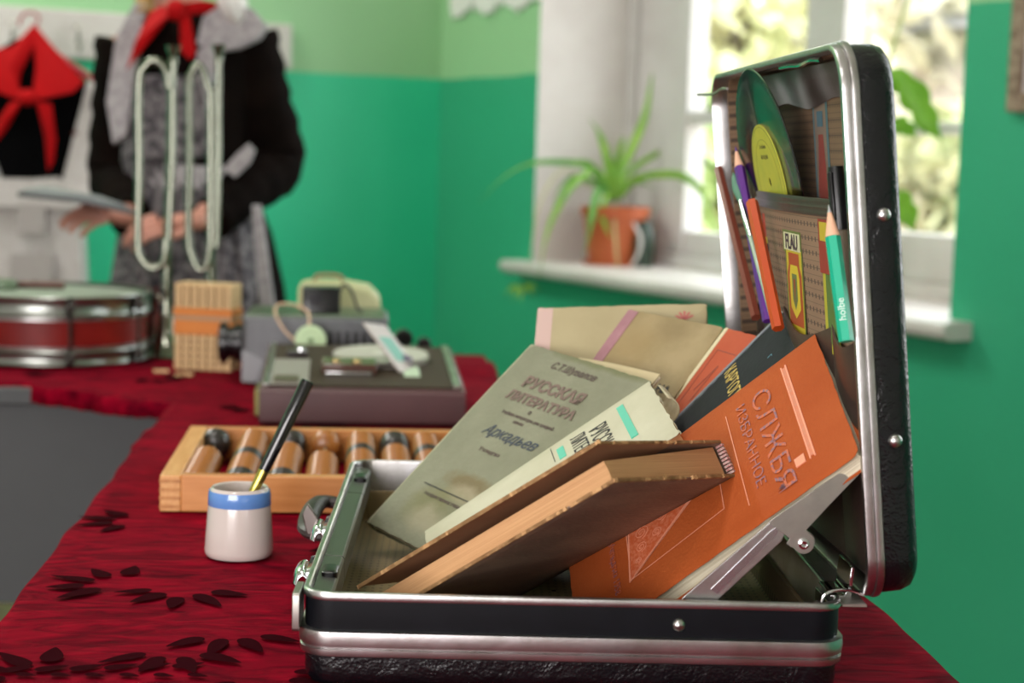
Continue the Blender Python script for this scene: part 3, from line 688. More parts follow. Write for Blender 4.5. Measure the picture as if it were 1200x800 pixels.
# green-grey reader
mA = mat('greygreen_cloth_cover', '#70715A', .7, c2='#7E7F68', nscale=22, bump=.35, bscale=300)
nt = mA.node_tree; b_ = nt.nodes['Principled BSDF']; tc = nd(nt, 'ShaderNodeTexCoord'); src = b_.inputs['Base Color'].links[0].from_socket
def stain(nt, src, tc, c, r, col, edge=.25, amt=.8, seed=0):
    mp = nd(nt, 'ShaderNodeMapping'); mp.inputs['Location'].default_value = (-c[0]/r[0], -c[1]/r[1], 0); mp.inputs['Scale'].default_value = (1/r[0], 1/r[1], .0001)
    nt.links.new(tc.outputs['Object'], mp.inputs[0]); ln = nd(nt, 'ShaderNodeVectorMath', operation='LENGTH'); nt.links.new(mp.outputs[0], ln.inputs[0])
    no = nd(nt, 'ShaderNodeTexNoise'); no.inputs['Scale'].default_value = 55; no.inputs['Detail'].default_value = 3; nt.links.new(tc.outputs['Object'], no.inputs['Vector'])
    d = math_(nt, 'ADD', ln.outputs[1], math_(nt, 'MULTIPLY', math_(nt, 'SUBTRACT', no.outputs[0], .5), 1.6))
    mr = nd(nt, 'ShaderNodeMapRange'); mr.inputs[1].default_value = 1+edge; mr.inputs[2].default_value = 1-edge; mr.inputs[3].default_value = 0; mr.inputs[4].default_value = amt
    nt.links.new(d, mr.inputs[0]); return mixc(nt, mr.outputs[0], src, lin(col))
src = stain(nt, src, tc, (.070, .064), (.028, .009), '#6A5C38', .3, .85); src = stain(nt, src, tc, (.074, .055), (.020, .008), '#958C70', .4, .8)
src = stain(nt, src, tc, (.052, .035), (.026, .020), '#6B6A42', .5, .8); src = stain(nt, src, tc, (.058, .022), (.018, .012), '#9C957C', .5, .6)
src = stain(nt, src, tc, (.10, .206), (.06, .004), '#5F6238', .5, .7)
nt.links.new(src, b_.inputs['Base Color'])
bk, w_, h, t = book('A', 'grey-green reader with stained cover and РУССКАЯ ЛИТЕРАТУРА title', mA, pg_cream, mat('pale_spine_cloth', '#A9A588', .7, c2='#8F8E74', nscale=40), cover_t=.0014, inset=.0015, crad=.004, bend=.0012)
def BT(x, y, z): return T((x, y, z))
def print_(bk, s, size, x, y, z, m, name='printed_title', **k): return text_mb(s, size, BT(x, y, z), **k).build(name, m, bk, fix=False, smooth=False)
Z = t+.0014+.0004
print_(bk, 'С.Т.Шувалов', .0095, .074, .190, Z-.0004, ink, shear=.3, bold=.00015)
print_(bk, 'РУССКАЯ', .0150, .071, .1655, Z-.0002, mat('russet_ink', '#6E5A50', .7), bold=.0006, sx=1.12)
print_(bk, 'ЛИТЕРАТУРА', .0125, .071, .150, Z, mat('russet_ink', '#6E5A50', .7), bold=.0005, sx=1.08)
print_(bk, 'о', .006, .068, .142, Z, ink, bold=.0002)
print_(bk, 'Учебник литературы для средней', .0042, .072, .1355, Z, ink, bold=.00012)
print_(bk, 'школы', .0042, .066, .130, Z, ink, bold=.00012)
print_(bk, 'Аркадьев', .0148, .070, .112, Z, inkblue, name='handwritten_name', shear=.45, bold=.0001)
print_(bk, 'Учпедгиз', .005, .063, .0965, Z-.0001, ink, sx=1.25, bold=.0001)
stroke(MB(), [(.0245, .0515), (.096, .0515)], .0008, Z).build('printed_rule', inkb, bk, fix=False, smooth=False)
print_(bk, 'ГОСУДАРСТВЕННОЕ УЧЕБНО', .0036, .060, .0425, Z-.0003, ink, bold=.0001)

# thin cream booklet tucked behind the reader
f = FIT['A']; BM = T(f[3:6]) @ rotvec(f[:3]) @ T((.060, .045, -.0035)) @ R(4.5)
t2 = thing('booklet', 'thin cream booklet showing above the grey-green reader', 'booklet', BM)
MB().slab(lambda u, v: (.096*u, .172*v, .0012+.001*sin(u*4)), 8, 8, .0008).build('page', mat('cream_leaf', '#C2B48E', .7, c2='#B8A982', nscale=20), t2)
MB().slab(lambda u, v: (.003+.094*u, .001+.169*v, .0001+.001*sin(u*4)), 8, 8, .0016).build('page_block', pg_cream, t2)

# white book with teal bars
mB_ = mat('ivory_paper_cover', '#B4B095', .6, c2='#C2BEA6', nscale=18, bump=.3, bscale=40)
bk, w_, h, t = book('B', 'ivory book with teal bars lying beneath the brown book', mB_, pg_tan, cover_t=.0010, inset=.001, crad=.003, bend=.0004, wear=.0009)
teal = mat('teal_print', '#4DB79B', .5)
MB().box(.012, .1755, t, .082, .1815, t+.0010).build('teal_bar', teal, bk, smooth=False)
MB().box(.014, .1205, t, .036, .1265, t+.0008).build('teal_bar', teal, bk, smooth=False)
stroke(MB(), [(.006, .1165), (.034, .1165)], .0006, t+.0008).build('printed_rule', inkb, bk, fix=False, smooth=False)
print_(bk, 'РУССКАЯ', .021, .020, .1490, t+.0008, inkb, align='LEFT', sx=.62)
print_(bk, 'ЛИТЕРАТУРА', .018, .012, .1330, t+.0008, inkb, align='LEFT', sx=.62)
# curled paper wrapper at its head
mb = MB()
def curl(u, v):
    a = -.6+3.0*u; r_ = .0085+.002*v
    return (.012+.045*v, h+.002+r_*sin(a)*1.1-.004, t*.2-.004+r_*(1-cos(a))+.003*sin(v*3))
mb.grid(curl, 14, 10); o = mb.build('curled_wrapper', mat('worn_ivory_paper', '#C6BEA2', .7, c2='#A89C7C', nscale=60), bk, fix=False)
sm = o.modifiers.new('s', 'SOLIDIFY'); sm.thickness = .0007

# large beige book standing at the back
mC = mat('beige_board_cover', '#9C906C', .7, c2='#A89C78', nscale=14, bump=.2)
bk, w_, h, t = book('C', 'large beige book standing at the back, pink band on its left edge', mC, pg_cream, mat('pink_spine_cloth', '#BFA39A', .7), bend=.0003)
MB().box(.0, .001, t, .0125, h-.001, t+.0002).build('spine_band', mat('pink_spine_cloth', '#BFA39A', .7), bk, smooth=False)
mred = mat('faded_red_print', '#B5605A', .6); mb = MB()
for a in (-60, -30, 0, 30, 60):
    d = Vector((sin(radians(a)), cos(radians(a)))); stroke(mb, [(.126, .210), (.126+d.x*.008, .210+d.y*.008)], .0018, t+.0006)
mb.build('printed_flower', mred, bk, fix=False, smooth=False)

# tan book with mauve spine cloth
mD = mat('tan_mottled_cover', '#87764F', .7, c2='#988660', nscale=24, namt=.7, bump=.25)
nt = mD.node_tree; b_ = nt.nodes['Principled BSDF']; tc = nd(nt, 'ShaderNodeTexCoord'); src = b_.inputs['Base Color'].links[0].from_socket
src = stain(nt, src, tc, (.03, .20), (.022, .03), '#8A7346', .6, .6); src = stain(nt, src, tc, (.06, .225), (.02, .01), '#7D6A45', .5, .6); nt.links.new(src, b_.inputs['Base Color'])
mMau = mat('mauve_spine_cloth', '#8E6068', .7, c2='#A0747A', nscale=40)
bk, w_, h, t = book('D', 'tan mottled book with mauve cloth spine, behind the grey-green reader', mD, pg_cream, mMau, bend=.0003)
MB().box(-.0005, .001, t, .0115, h-.001, t+.0006).build('spine_band', mMau, bk, smooth=False)
print_(bk, 'НА', .010, .093, .163, t+.0005, inkb, bold=.0004)

# red-orange thin book
mE = mat('redorange_cover', '#A5452A', .55, c2='#B35334', nscale=12, bump=.15, spec=.12)
bk, w_, h, t = book('E', 'thin red-orange book with cream spine between tan and dark books', mE, pg_cream, mat('cream_spine', '#C9BC98', .6), cover_t=.0012, inset=.001)
MB().box(-.001, .001, t-.001, .0045, h-.001, t+.0003).build('spine_band', mat('cream_spine', '#C9BC98', .6), bk, smooth=False)
mb = MB(); stroke(mb, [(.012, .06), (.012, .188), (.125, .188)], .0007, t+.0003); stroke(mb, [(.020, .150), (.030, .175), (.026, .14)], .0009, t+.0003)
mb.build('printed_rule', mat('maroon_print', '#7E2E1E', .6), bk, fix=False, smooth=False)

# dark book
mF = mat('charcoal_cover', '#1B1C21', .6, c2='#232429', nscale=30, bump=.25, bscale=250, spec=.12)
bk, w_, h, t = book('F', 'charcoal book with gilt lettering leaning between red and orange books', mF, pg_grey, mat('greyed_spine', '#75757F', .5, c2='#5A5B66', nscale=50), cover_t=.0018)
MB().box(-.0012, .001, t-.0014, .0024, h-.001, t+.0003).build('worn_edge', mat('greyed_spine', '#75757F', .5), bk, smooth=False)
mb = MB(); rnd = random.Random(5)
for k in range(16):
    x = w_*rnd.random()**2; mb.box(x, h-.0022, t-.0006-.001*rnd.random(), x+.002+.003*rnd.random(), h+.0004, t+.0005)
mb.build('frayed_edge', mat('frayed_paper', '#B9B2A5', .8), bk, kind='stuff')
print_(bk, 'КАРТОГРАФИЯ', .0175, .006, .1440, t+.0003, mat('gilt', '#C9A757', .4, .3), align='LEFT', sx=.62, bold=.0001)
print_(bk, 'Г', .006, .046, .186, t+.0003, mat('blue_stamp', '#5B8FA0', .5))

# orange textbook
mG = mat('orange_cloth_cover', '#98461E', .7, c2='#A65328', nscale=9, namt=.6, bump=.5, bscale=420, spec=.12)
bk, w_, h, t = book('G', 'orange cloth textbook leaning on the lid above the stay', mG, pg_cream, cover_t=.0011, inset=.002, crad=.007, bend=.0006)
pale = mat('scuffed_pink_line', '#D98B6C', .6); blu = mat('worn_grey_ink', '#7A5560', .6, c2='#B8582C', nscale=400, namt=1)
Z = t+.0011
mb = MB(); mb.box(.010, .2000, t, .117, .2012, Z); mb.box(.010, .1965, t, .117, .1975, Z); mb.box(.108, .186, t, .1165, .1935, Z)
mb.build('title_bar', pale, bk, smooth=False)
MB().box(.012, .1975, t, .115, .2000, Z-.0002).build('title_bar_fill', mat('grey_pink_fill', '#B9785F', .6, c2='#C46B45', nscale=300), bk, smooth=False)
print_(bk, 'СЛЖБЯ', .0200, .016, .1695, Z, blu, align='LEFT', sx=1.55)
print_(bk, 'ИЗБРАННОЕ', .0105, .017, .1560, Z, blu, align='LEFT', sx=1.45)
mb = MB(); stroke(mb, [(.018, .1475), (.120, .1475)], .0007, Z); stroke(mb, [(.060, .132), (.1065, .1295), (.1105, .050), (.062, .052), (.062, .10)], .0007, Z)
mb.build('embossed_rule', pale, bk, fix=False, smooth=False)
# triangle with a scrolled filling
tri = [(.1118, .049), (.062, .054), (.064, .125)]
mb = MB(); mb.add([(x, y, Z-.0001) for x, y in tri], [(0, 1, 2)]); mb.build('triangle', mat('triangle_fill', '#C06A48', .6, c2='#B5532B', nscale=350, namt=1), bk, fix=False, smooth=False)
mb = MB(); stroke(mb, tri+[tri[0]], .0012, Z+.0001); stroke(mb, [(.1085, .054), (.0665, .118)], .0022, Z+.0001)
for cx, cy, r0 in ((.072, .064, .0065), (.086, .062, .005), (.070, .082, .005), (.082, .076, .0045), (.097, .058, .003), (.068, .097, .004)):
    stroke(mb, [(cx+r0*(1-k/26)*cos(k*.6), cy+r0*(1-k/26)*sin(k*.6)) for k in range(22)], .0005, Z+.0001)
mb.build('triangle_outline', pale, bk, fix=False, smooth=False)
print_(bk, 'Учпедгиз 1958', .0075, .088, .036, Z, blu, sx=1.1)
# scuffed brown book
mH = mat('scuffed_brown_cover', '#6A5446', .6, c2='#7A6452', nscale=8, namt=.9, bump=.5, bscale=180, stretch=(1, 3, 1))
mHt = mat('worn_brown_inside', '#8E6547', .7, c2='#9E7454', nscale=20)
bk, w_, h, t = book('H', 'scuffed brown book propped on the others with tan page edges facing us', mH, pg_tan, cover_t=.0016, inset=.004, crad=.002, open_=.001, wear=.0006, page_top=(t-.0155 if False else .0235, .0155), mback=mH)
MB().add([(.003, .002, .0246), (w_-.001, .002, .0250), (w_-.001, h-.001, .0250), (.003, h-.001, .0246)], [(0, 3, 2, 1)]).build('endpaper', mHt, bk, fix=False, smooth=False)
mb = MB(); rnd = random.Random(9)
def fray(p0, p1, n, z0, z1):
    for k in range(n):
        u = rnd.random(); a = Vector(p0).lerp(Vector(p1), u); s_ = .0012+.0025*rnd.random()
        d = (Vector(p1)-Vector(p0)).normalized()*s_; nn_ = Vector((-d.y, d.x, 0)).normalized()*.0009
        mb.add([a-d-nn_+Vector((0, 0, z0)), a+d-nn_+Vector((0, 0, z0)), a+d+nn_+Vector((0, 0, z0)), a-d+nn_+Vector((0, 0, z0)), a-d-nn_+Vector((0, 0, z1)), a+d-nn_+Vector((0, 0, z1)), a+d+nn_+Vector((0, 0, z1)), a-d+nn_+Vector((0, 0, z1))],
               [(0, 3, 2, 1), (4, 5, 6, 7), (0, 1, 5, 4), (1, 2, 6, 5), (2, 3, 7, 6), (3, 0, 4, 7)])
fray((w_, 0, 0), (w_, h, 0), 150, -.0003, .0019); fray((0, h, 0), (w_, h, 0), 80, -.0003, .0019)
fray((w_, 0, t-.0016), (w_, h, t-.0016), 150, .0001, .0026); fray((0, h, t-.0016), (w_, h, t-.0016), 80, .0001, .0019)
mb.build('frayed_edge', mat('frayed_tan_board', '#C49C6C', .8, c2='#A67C50', nscale=120), bk, kind='stuff')
mb = MB()
for k in range(9): mb.box(-.0030+.0004*(k % 2), h-.004, .003+k*.0024, -.0005, h+.0012, .0045+k*.0024)
mb.build('headband', mat('red_headband', '#9E1B2B', .7, c2='#C8BFB5', nscale=900), bk, label='red and white speckled headband')

# ================================================================ things held in the lid
# gramophone record leaning in the pocket
rc_ = aty(904, 213, 1.305)
Un = Vector((-.255, 0, .967)).normalized(); ph = radians(5.5-1.7); Vn = Vector((-sin(radians(5.5)), cos(radians(5.5)), .0)).normalized(); Wn = Vn.cross(Un).normalized()
Vn = Un.cross(Wn).normalized()
if Wn.x > 0: Wn = -Wn; 
RM = frame(rc_, Vn, Un, Vn.cross(Un))
if (RM.to_3x3() @ Vector((0, 0, 1))).x > 0: RM = frame(rc_, -Vn, Un, (-Vn).cross(Un))
t_ = thing('vinyl_record', 'glossy black record with yellow-green label in the lid pocket', 'record', RM)
mVin = mat('black_vinyl', '#050607', .13, coat=.3); nt = mVin.node_tree; b_ = nt.nodes['Principled BSDF']
tc = nd(nt, 'ShaderNodeTexCoord'); ln = nd(nt, 'ShaderNodeVectorMath', operation='LENGTH'); nt.links.new(tc.outputs['Object'], ln.inputs[0])
s_ = math_(nt, 'SINE', math_(nt, 'MULTIPLY', ln.outputs[1], 9000)); bp = nd(nt, 'ShaderNodeBump'); bp.inputs['Strength'].default_value = .12; bp.inputs['Distance'].default_value = .0002
nt.links.new(s_, bp.inputs['Height']); nt.links.new(bp.outputs[0], b_.inputs['Normal'])
RR = .0875
MB().loft([[(r_*cos(2*pi*k/96), r_*sin(2*pi*k/96), z) for k in range(96)] for r_, z in ((.0036, -.0007), (RR-.001, -.0007), (RR, 0), (RR-.001, .0007), (.052, .0007), (.051, .0004), (.0036, .0004))], close=True, cap=False).build('disc', mVin, t_)
mLab = mat('yellowgreen_label', '#B7B33A', .5, c2='#A3A838', nscale=60)
MB().loft([[(r_*cos(2*pi*k/64), r_*sin(2*pi*k/64), z) for k in range(64)] for r_, z in ((.0036, .0005), (.0036, .0012), (.0445, .0012), (.0445, .0005))], close=True, cap=False).build('record_label', mLab, t_)
mb = MB()
for k in range(5): text_mb(['33 об/мин', 'МЕЛОДИЯ', 'ГОСТ 5289', 'Сторона 2', 'Песни'][k], .0042, T((0, [.026, .018, -.012, -.020, -.028][k], .0013)), mb=mb)
for r0 in (.033, .0425): stroke(mb, [(r0*cos(2*pi*k/40), r0*sin(2*pi*k/40)) for k in range(41)], .0003, .0013)
mb.build('label_print', mat('olive_ink', '#5A5A20', .6), t_, fix=False, smooth=False)

def pencil(name, label, cat, p0, p1, r, mbody, tip=None, group='pens and pencils in the lid pockets', hexa=True, flatend=True, mtop=None):
    """p0 lower end, p1 upper end (pixel x, pixel y, depth into the lid t)"""
    a = LW @ lidpt(*p0); b = LW @ lidpt(*p1); L = (b-a).length; z = (b-a).normalized(); x = z.orthogonal().normalized()
    M = frame(a, x, z.cross(x), z); t = thing(name, label, cat, M, group)
    sg = 6 if hexa else 16
    if tip:
        tl = .020
        MB().lathe([(r, 0), (r, L-tl)], sg).build('barrel', mbody, t, angle=20)
        MB().lathe([(r*.98, L-tl), (r*.3, L-tl*.25)], 16).build('wooden_point', mat('sharpened_wood', '#D9A98B', .7), t)
        MB().lathe([(r*.3, L-tl*.25), (.0003, L)], 12).build('lead', tip, t)
    else: MB().lathe([(r*.97, 0), (r, .001), (r, L-.001), (r*.93, L)], sg).build('barrel', mbody, t, angle=25)
    return t, L
pencil('pencil', 'dark brown pencil at the far left of the lid pockets', 'pencil', (886, 372, -.003), (842, 198, -.003), .0042, mat('brown_lacquer', '#6B3326', .35))
t, L = pencil('paintbrush', 'green-handled paintbrush leaning beside the dark brown pencil', 'paintbrush', (905, 372, -.006), (868, 235, -.004), .0021, mat('greenish_handle', '#8FA08C', .25, .2), hexa=False)
MB().lathe([(.0019, L-.002), (.0036, L+.008), (.0042, L+.016), (.0026, L+.028), (.0004, L+.036)], 12).build('bristles', mat('teal_bristles', '#4F7D66', .6), t)
MB().lathe([(.0023, L-.045), (.0026, L-.02), (.0021, L)], 12).build('ferrule', M_chrome, t)
pencil('pencil', 'purple pencil with bare wooden point behind the orange pencil', 'pencil', (900, 376, .0), (862, 172, .0), .0042, mat('purple_lacquer', '#55207A', .35), mat('purple_lead', '#4A2070', .5))
pencil('pencil', 'orange pencil with flat end in front of the pocket panel', 'pencil', (912, 385, -.008), (881, 236, -.008), .0046, mat('orange_lacquer', '#AE4212', .4))
t, L = pencil('pencil', 'teal green sharpened pencil at the right of the lid pockets', 'pencil', (992, 400, -.010), (971, 240, -.010), .0046, mat('teal_lacquer', '#17A583', .3), mat('silver_tip', '#C8C8CC', .3, .8))
# lettering on the barrel, facing the camera
M = t.matrix_world; ci = M.inverted() @ Vector((0, 0, HC)); ang = atan2(ci.y, ci.x)
FX = Matrix.Rotation(ang, 4, 'Z')
TM = FX @ frame((.0048, -.0016, .012), (0, 0, 1), (0, 1, 0), (1, 0, 0)) if False else FX @ frame((.0047, .0016, .012), (0, 0, 1), (0, -1, 0), (1, 0, 0))
text_mb('holbe', .0062, TM, align='LEFT').build('lettering', mat('white_print', '#D8E8E0', .5), t, fix=False, smooth=False)
t, L = pencil('pen', 'clear pen with glossy black cap behind the teal pencil', 'pen', (996, 385, .002), (985, 262, .002), .0048, mat('smoky_barrel', '#6E6455', .2, alpha=1), hexa=False)
MB().lathe([(.0060, L-.004), (.0062, L+.004), (.0056, L+.030), (.0050, L+.034), (.0049, L+.0355)], 18).build('cap', M_black, t)
MB().box(-.0075, -.0015, L+.002, -.0050, .0015, L+.032).build('clip', M_black, t, bevel=.0005)

# ================================================================ inkwell and dip pen
cp = (atz(238, 652, 0)+atz(319, 652, 0))/2; cr = (atz(319, 652, 0)-atz(238, 652, 0)).length/2
cz = .0560
t = thing('inkwell', 'white porcelain cup with blue rim band holding a pen', 'cup', T((cp.x, cp.y+.006, .0006)))
rt = cr*.885
prof = [(.002, .001), (cr*.93, 0), (cr*.99, .002), (cr, .005), (cr*.97, cz*.35), (cr*.92, cz*.72), (rt, cz*.90), (rt-.001, cz*.975), (rt-.0022, cz), (rt-.004, cz*.985), (rt-.0045, cz*.9), (cr*.86, cz*.3), (cr*.8, .008), (.002, .007)]
MB().lathe(prof, 56).build('cup_body', mat('cream_porcelain', '#C2B7B1', .18, coat=.5), t)
MB().lathe([(cr*.9195, cz*.745), (cr*.925, cz*.75), (rt+.0009, cz*.90), (rt+.0002, cz*.955), (rt-.0008, cz*.955)], 56, cap=False).build('blue_band', mat('blue_glaze', '#5C86C4', .2, coat=.5), t)
a = aty(290, 590, cp.y+.004); b = aty(361, 446, cp.y+.018); d = (b-a).normalized(); L = (b-a).length; a2 = a-d*.0
M = frame(a2, d.orthogonal().normalized(), d.cross(d.orthogonal().normalized()), d)
t = thing('dip_pen', 'black dip pen with brass ferrule standing in the inkwell', 'pen', M)
MB().lathe([(.0042, .028), (.0046, .032), (.0053, .07), (.0056, L-.002), (.0050, L)], 20).build('penholder', mat('black_lacquer', '#0C0C0F', .22, coat=.4), t)
MB().lathe([(.0020, -.022), (.0026, -.005), (.0040, .012), (.0044, .0305), (.0038, .0305)], 18).build('ferrule', mat('brass', '#C3B25A', .28, 1), t)
MB().lathe([(.0004, -.034), (.0016, -.028), (.0020, -.022)], 10).build('nib', M_alud, t)

# ================================================================ abacus
AF = T(atz(187, 600, 0)+Vector((0, 0, .0006))) @ R(5.2)
ab = thing('abacus', 'wooden counting frame with amber and black beads behind the inkwell', 'abacus', AF)
AWd, AD, AH, RT = .345, .278, .0335, .0185
def rail(x0, y0, x1, y1, m): MB().box(x0, y0, 0, x1, y1, AH).build('frame_rail', m, ab, bevel=.0012)
rail(RT, 0, AWd-RT, RT*.75, M_wood); rail(RT, AD-RT*.75, AWd-RT, AD, M_wood)
for x0 in (0, AWd-RT):
    side = MB(); side.box(x0, 0, 0, x0+RT, AD, AH); side.build('frame_rail', M_woodend, ab, bevel=.0012)
mb = MB()
for k in range(4):   # finger joints at the left front corner
    MB().box(-.0004, -.0005, .003+k*.0078, RT, .0002, .0062+k*.0078).build('joint', mat('joint_dark_wood', '#A0642E', .5, c2='#C58A4E', nscale=60), ab, smooth=False)
beadx = []
for px in (237, 287, 334, 378, 423, 465, 504): beadx.append((AF.inverted() @ atz(px, 553, .018)).x)
while beadx[-1] < AWd-RT-.03: beadx.append(beadx[-1]+.0335)
beadx = [b for b in beadx if b < AWd-RT-.01]
pats = ['AAAAAAAAA.....KK', 'KKAAAAAKKAAAAAAA', 'KKAAAAAAAAA...KK', 'AAAAAAAA......AA', 'AAAAAAAAAKKAAAAA', 'AAAAAAAAAAA..KKK', 'AAAAAAAAAKKAAAAA', 'AAAAAAAKKAAAA']
br = .0158; bt = .0155
Y_in0, Y_in1 = RT*.75, AD-RT*.75
bead_mesh = {}
for ci_, bx in enumerate(beadx):
    MB().tube([(bx, Y_in0-.004, .019), (bx, Y_in1+.004, .019)], .0012, 8).build('rod', mat('pale_rod', '#C9BFA8', .3, .4), ab)
    pat = pats[ci_ % len(pats)]; y = Y_in0+.001; step = min(bt, (Y_in1-Y_in0-.002)/len(pat))
    for ch in pat:
        if ch != '.':
            key = (ch, round(step, 4))
            if key not in bead_mesh:
                o = MB().lathe([(.0016, -step*.495), (br*.60, -step*.48), (br*.78, -step*.38), (br*.93, -step*.22), (br, 0), (br*.93, step*.22), (br*.78, step*.38), (br*.60, step*.48), (.0016, step*.495)], 24, R(90, 'X'), cap=False).build('bead', M_bead if ch == 'A' else M_beadb, ab)
                bead_mesh[key] = o
            else: o = bead_mesh[key].copy(); COL.objects.link(o); o.parent = ab
            o.location = (bx, y+step/2, .019+.0005)
        y += step

# ================================================================ reel recorder
RFm = T(atz(303, 498, 0)+Vector((0, 0, .0006))) @ R(6.0)
rw, rd = .247, .285
rh0 = .043; rh1 = .064
rec = thing('tape_recorder', 'brown portable reel recorder behind the abacus', 'tape recorder', RFm)
mMar = mat('maroon_plastic', '#4A2F31', .38, c2='#553739', nscale=10)
mOl = mat('brown_deck', '#352A20', .6, 0, c2='#3F3327', spec=.2, nscale=8)
def deckz(y): return rh0+(rh1-rh0)*y/rd
bd = MB(); bd.loft([[(x, 0, z), (x, rd, z)][:0]+[(x, .000, .004), (x, .004, 0), (x, rd, 0), (x, rd, rh1-.003), (x, rd-.003, rh1), (x, .006, rh0+.0004), (x, .001, rh0-.004)] for x in (0, .002, rw-.002, rw)])
bd.build('case', mMar, rec, bevel=.0012)
DF = Matrix(((1, 0, 0, 0), (0, cos(atan2(rh1-rh0, rd)), -sin(atan2(rh1-rh0, rd)), 0), (0, sin(atan2(rh1-rh0, rd)), cos(atan2(rh1-rh0, rd)), rh0+.0004), (0, 0, 0, 1)))
def onrec(mb, name, m, **k): 
    o = mb.build(name, m, rec, **k); o.matrix_local = DF; return o
def recpt(px, py):     # a pixel on the deck plane
    W_ = RFm @ DF; n = W_.to_3x3() @ Vector((0, 0, 1)); return W_.inverted() @ atplane(px, py, W_.translation, n)
onrec(MB().box(.006, .012, 0, rw-.006, rd-.008, .0022), 'deck_plate', mOl, bevel=.0006, smooth=False)
onrec(MB().box(.004, .010, .0004, .011, rd-.006, .0040), 'chrome_strip', M_alu, bevel=.0006)
onrec(MB().box(rw-.014, .010, .0004, rw-.005, rd-.006, .0045), 'chrome_strip', M_alu, bevel=.0006)
onrec(MB().box(.012, .014, .0022, .058, .17, .0036), 'side_panel', mat('satin_panel', '#9A968E', .5, .3), bevel=.0006)
onrec(MB().box(.016, .020, .0036, .046, .055, .0060), 'dark_insert', mat('olive_insert', '#544C3C', .4), bevel=.0006)
for (px, py, rx, m) in ((349, 419, .011, M_chrome),):
    q = recpt(px, py); onrec(MB().box(q.x-.014, q.y-.012, .0036, q.x+.012, q.y+.012, .010), 'switch_block', mat('dark_switch', '#2E2426', .3), bevel=.0015)
    onrec(MB().lathe([(.006, .010), (.0055, .014), (.002, .0155), (.0003, .0157)], 16, T((q.x+.004, q.y, 0))), 'switch_knob', M_chrome)
q = recpt(446, 424)
def reel(cx, cy, r, full):
    o = onrec(MB().lathe([(.004, .004), (r, .004), (r, .0052), (.004, .0052)], 48, T((cx, cy, 0))), 'reel', mat('smoky_reel', '#BDB6AE', .25, c2='#AFA79F', nscale=20))
    MB().lathe([(.004, .0052), (full, .0052), (full, .010), (.004, .010)], 40, T((cx, cy, 0))).build('tape_pack', mat('brown_tape', '#5B3B2E', .3), o)
    MB().lathe([(.010, .010), (.010, .0118), (.004, .0132), (.0003, .0134)], 24, T((cx, cy, 0))).build('hub', mat('pale_hub', '#D0CCC4', .4), o)
    MB().lathe([(full*1.02, .0104), (r, .0104), (r, .0114), (full*1.02, .0114)], 48, T((cx, cy, 0))).build('flange', mat('pale_flange', '#C6BFB7', .25), o)
reel(q.x, q.y, .062, .012)
hq = recpt(414, 438)
onrec(MB().box(hq.x-.040, hq.y-.020, .0022, hq.x+.030, hq.y+.028, .016), 'head_cover', mat('dark_brown_cover', '#4C3028', .22, coat=.5), bevel=.003)
onrec(MB().box(hq.x-.035, hq.y-.030, .0022, hq.x+.022, hq.y-.022, .008), 'chrome_keys', M_chrome, bevel=.001)
for k in range(2): onrec(MB().lathe([(.006, .016), (.0055, .019), (.0003, .0195)], 16, T((hq.x-.022+.026*k, hq.y, 0))), 'head_knob', mat('copper_knob', ['#9C8A5C', '#C09080'][k], .25, .8))
lq = recpt(482, 438)
onrec(MB().box(lq.x-.010, lq.y-.030, .0022, lq.x+.010, lq.y+.030, .0036), 'pale_label', mat('pale_green_label', '#B9CDB0', .5), bevel=.0004)
MB().box(-.0075, .05, .003, -.0005, .12, .034).build('side_latch', mat('olive_brass', '#7C7A48', .4, .6), rec, bevel=.001)

# leaning framed card on the recorder
W_ = RFm @ DF; Wi = W_.inverted()
c0 = W_ @ (recpt(468, 440)+Vector((0, 0, .0045))); 
c1v = aty(425, 378, c0.y+.035)
ex = (c1v-c0); Lc = ex.length; ex.normalize(); ey = Vector((.16, .97, .16)); ey = (ey-ex*ey.dot(ex)).normalized()
CMx = frame(c0, ex, ey, ex.cross(ey))
t = thing('framed_slide', 'small white framed card with teal strip leaning on the recorder deck', 'card', CMx)
MB().box(0, 0, -.0012, Lc, .055, .0012).build('card', mat('card_white', '#B9AEA8', .5, c2='#A79C96', nscale=30), t, bevel=.0008)
for sgn in (-1, 1):
    MB().box(Lc*.22, .012, sgn*.0013-.0001, Lc*.72, .043, sgn*.0013+.0001).build('teal_strip', mat('teal_picture', '#4E9A84', .5), t, smooth=False)
t = thing('cable_plug', 'violet grey plug propping the white framed card', 'plug', CMx)
sp = CMx @ Vector((Lc*.55, .030, 0)); base = W_ @ (Wi @ sp * 1.0); bl = Wi @ sp
mb = MB().tube(smoothpts([(bl.x, bl.y+.004, bl.z-.006), (bl.x+.004, bl.y+.006, bl.z*.55), (bl.x+.016, bl.y+.004, .012)], 6), [.006]*13, 10)
t.matrix_world = W_; mb.build('plug_body', mat('violet_rubber', '#5A5068', .5), t)
MB().lathe([(.010, .0036), (.010, .013), (.006, .016), (.0003, .0165)], 18, T((bl.x+.018, bl.y-.002, 0))).build('plug_base', mat('violet_rubber', '#5A5068', .5), t)

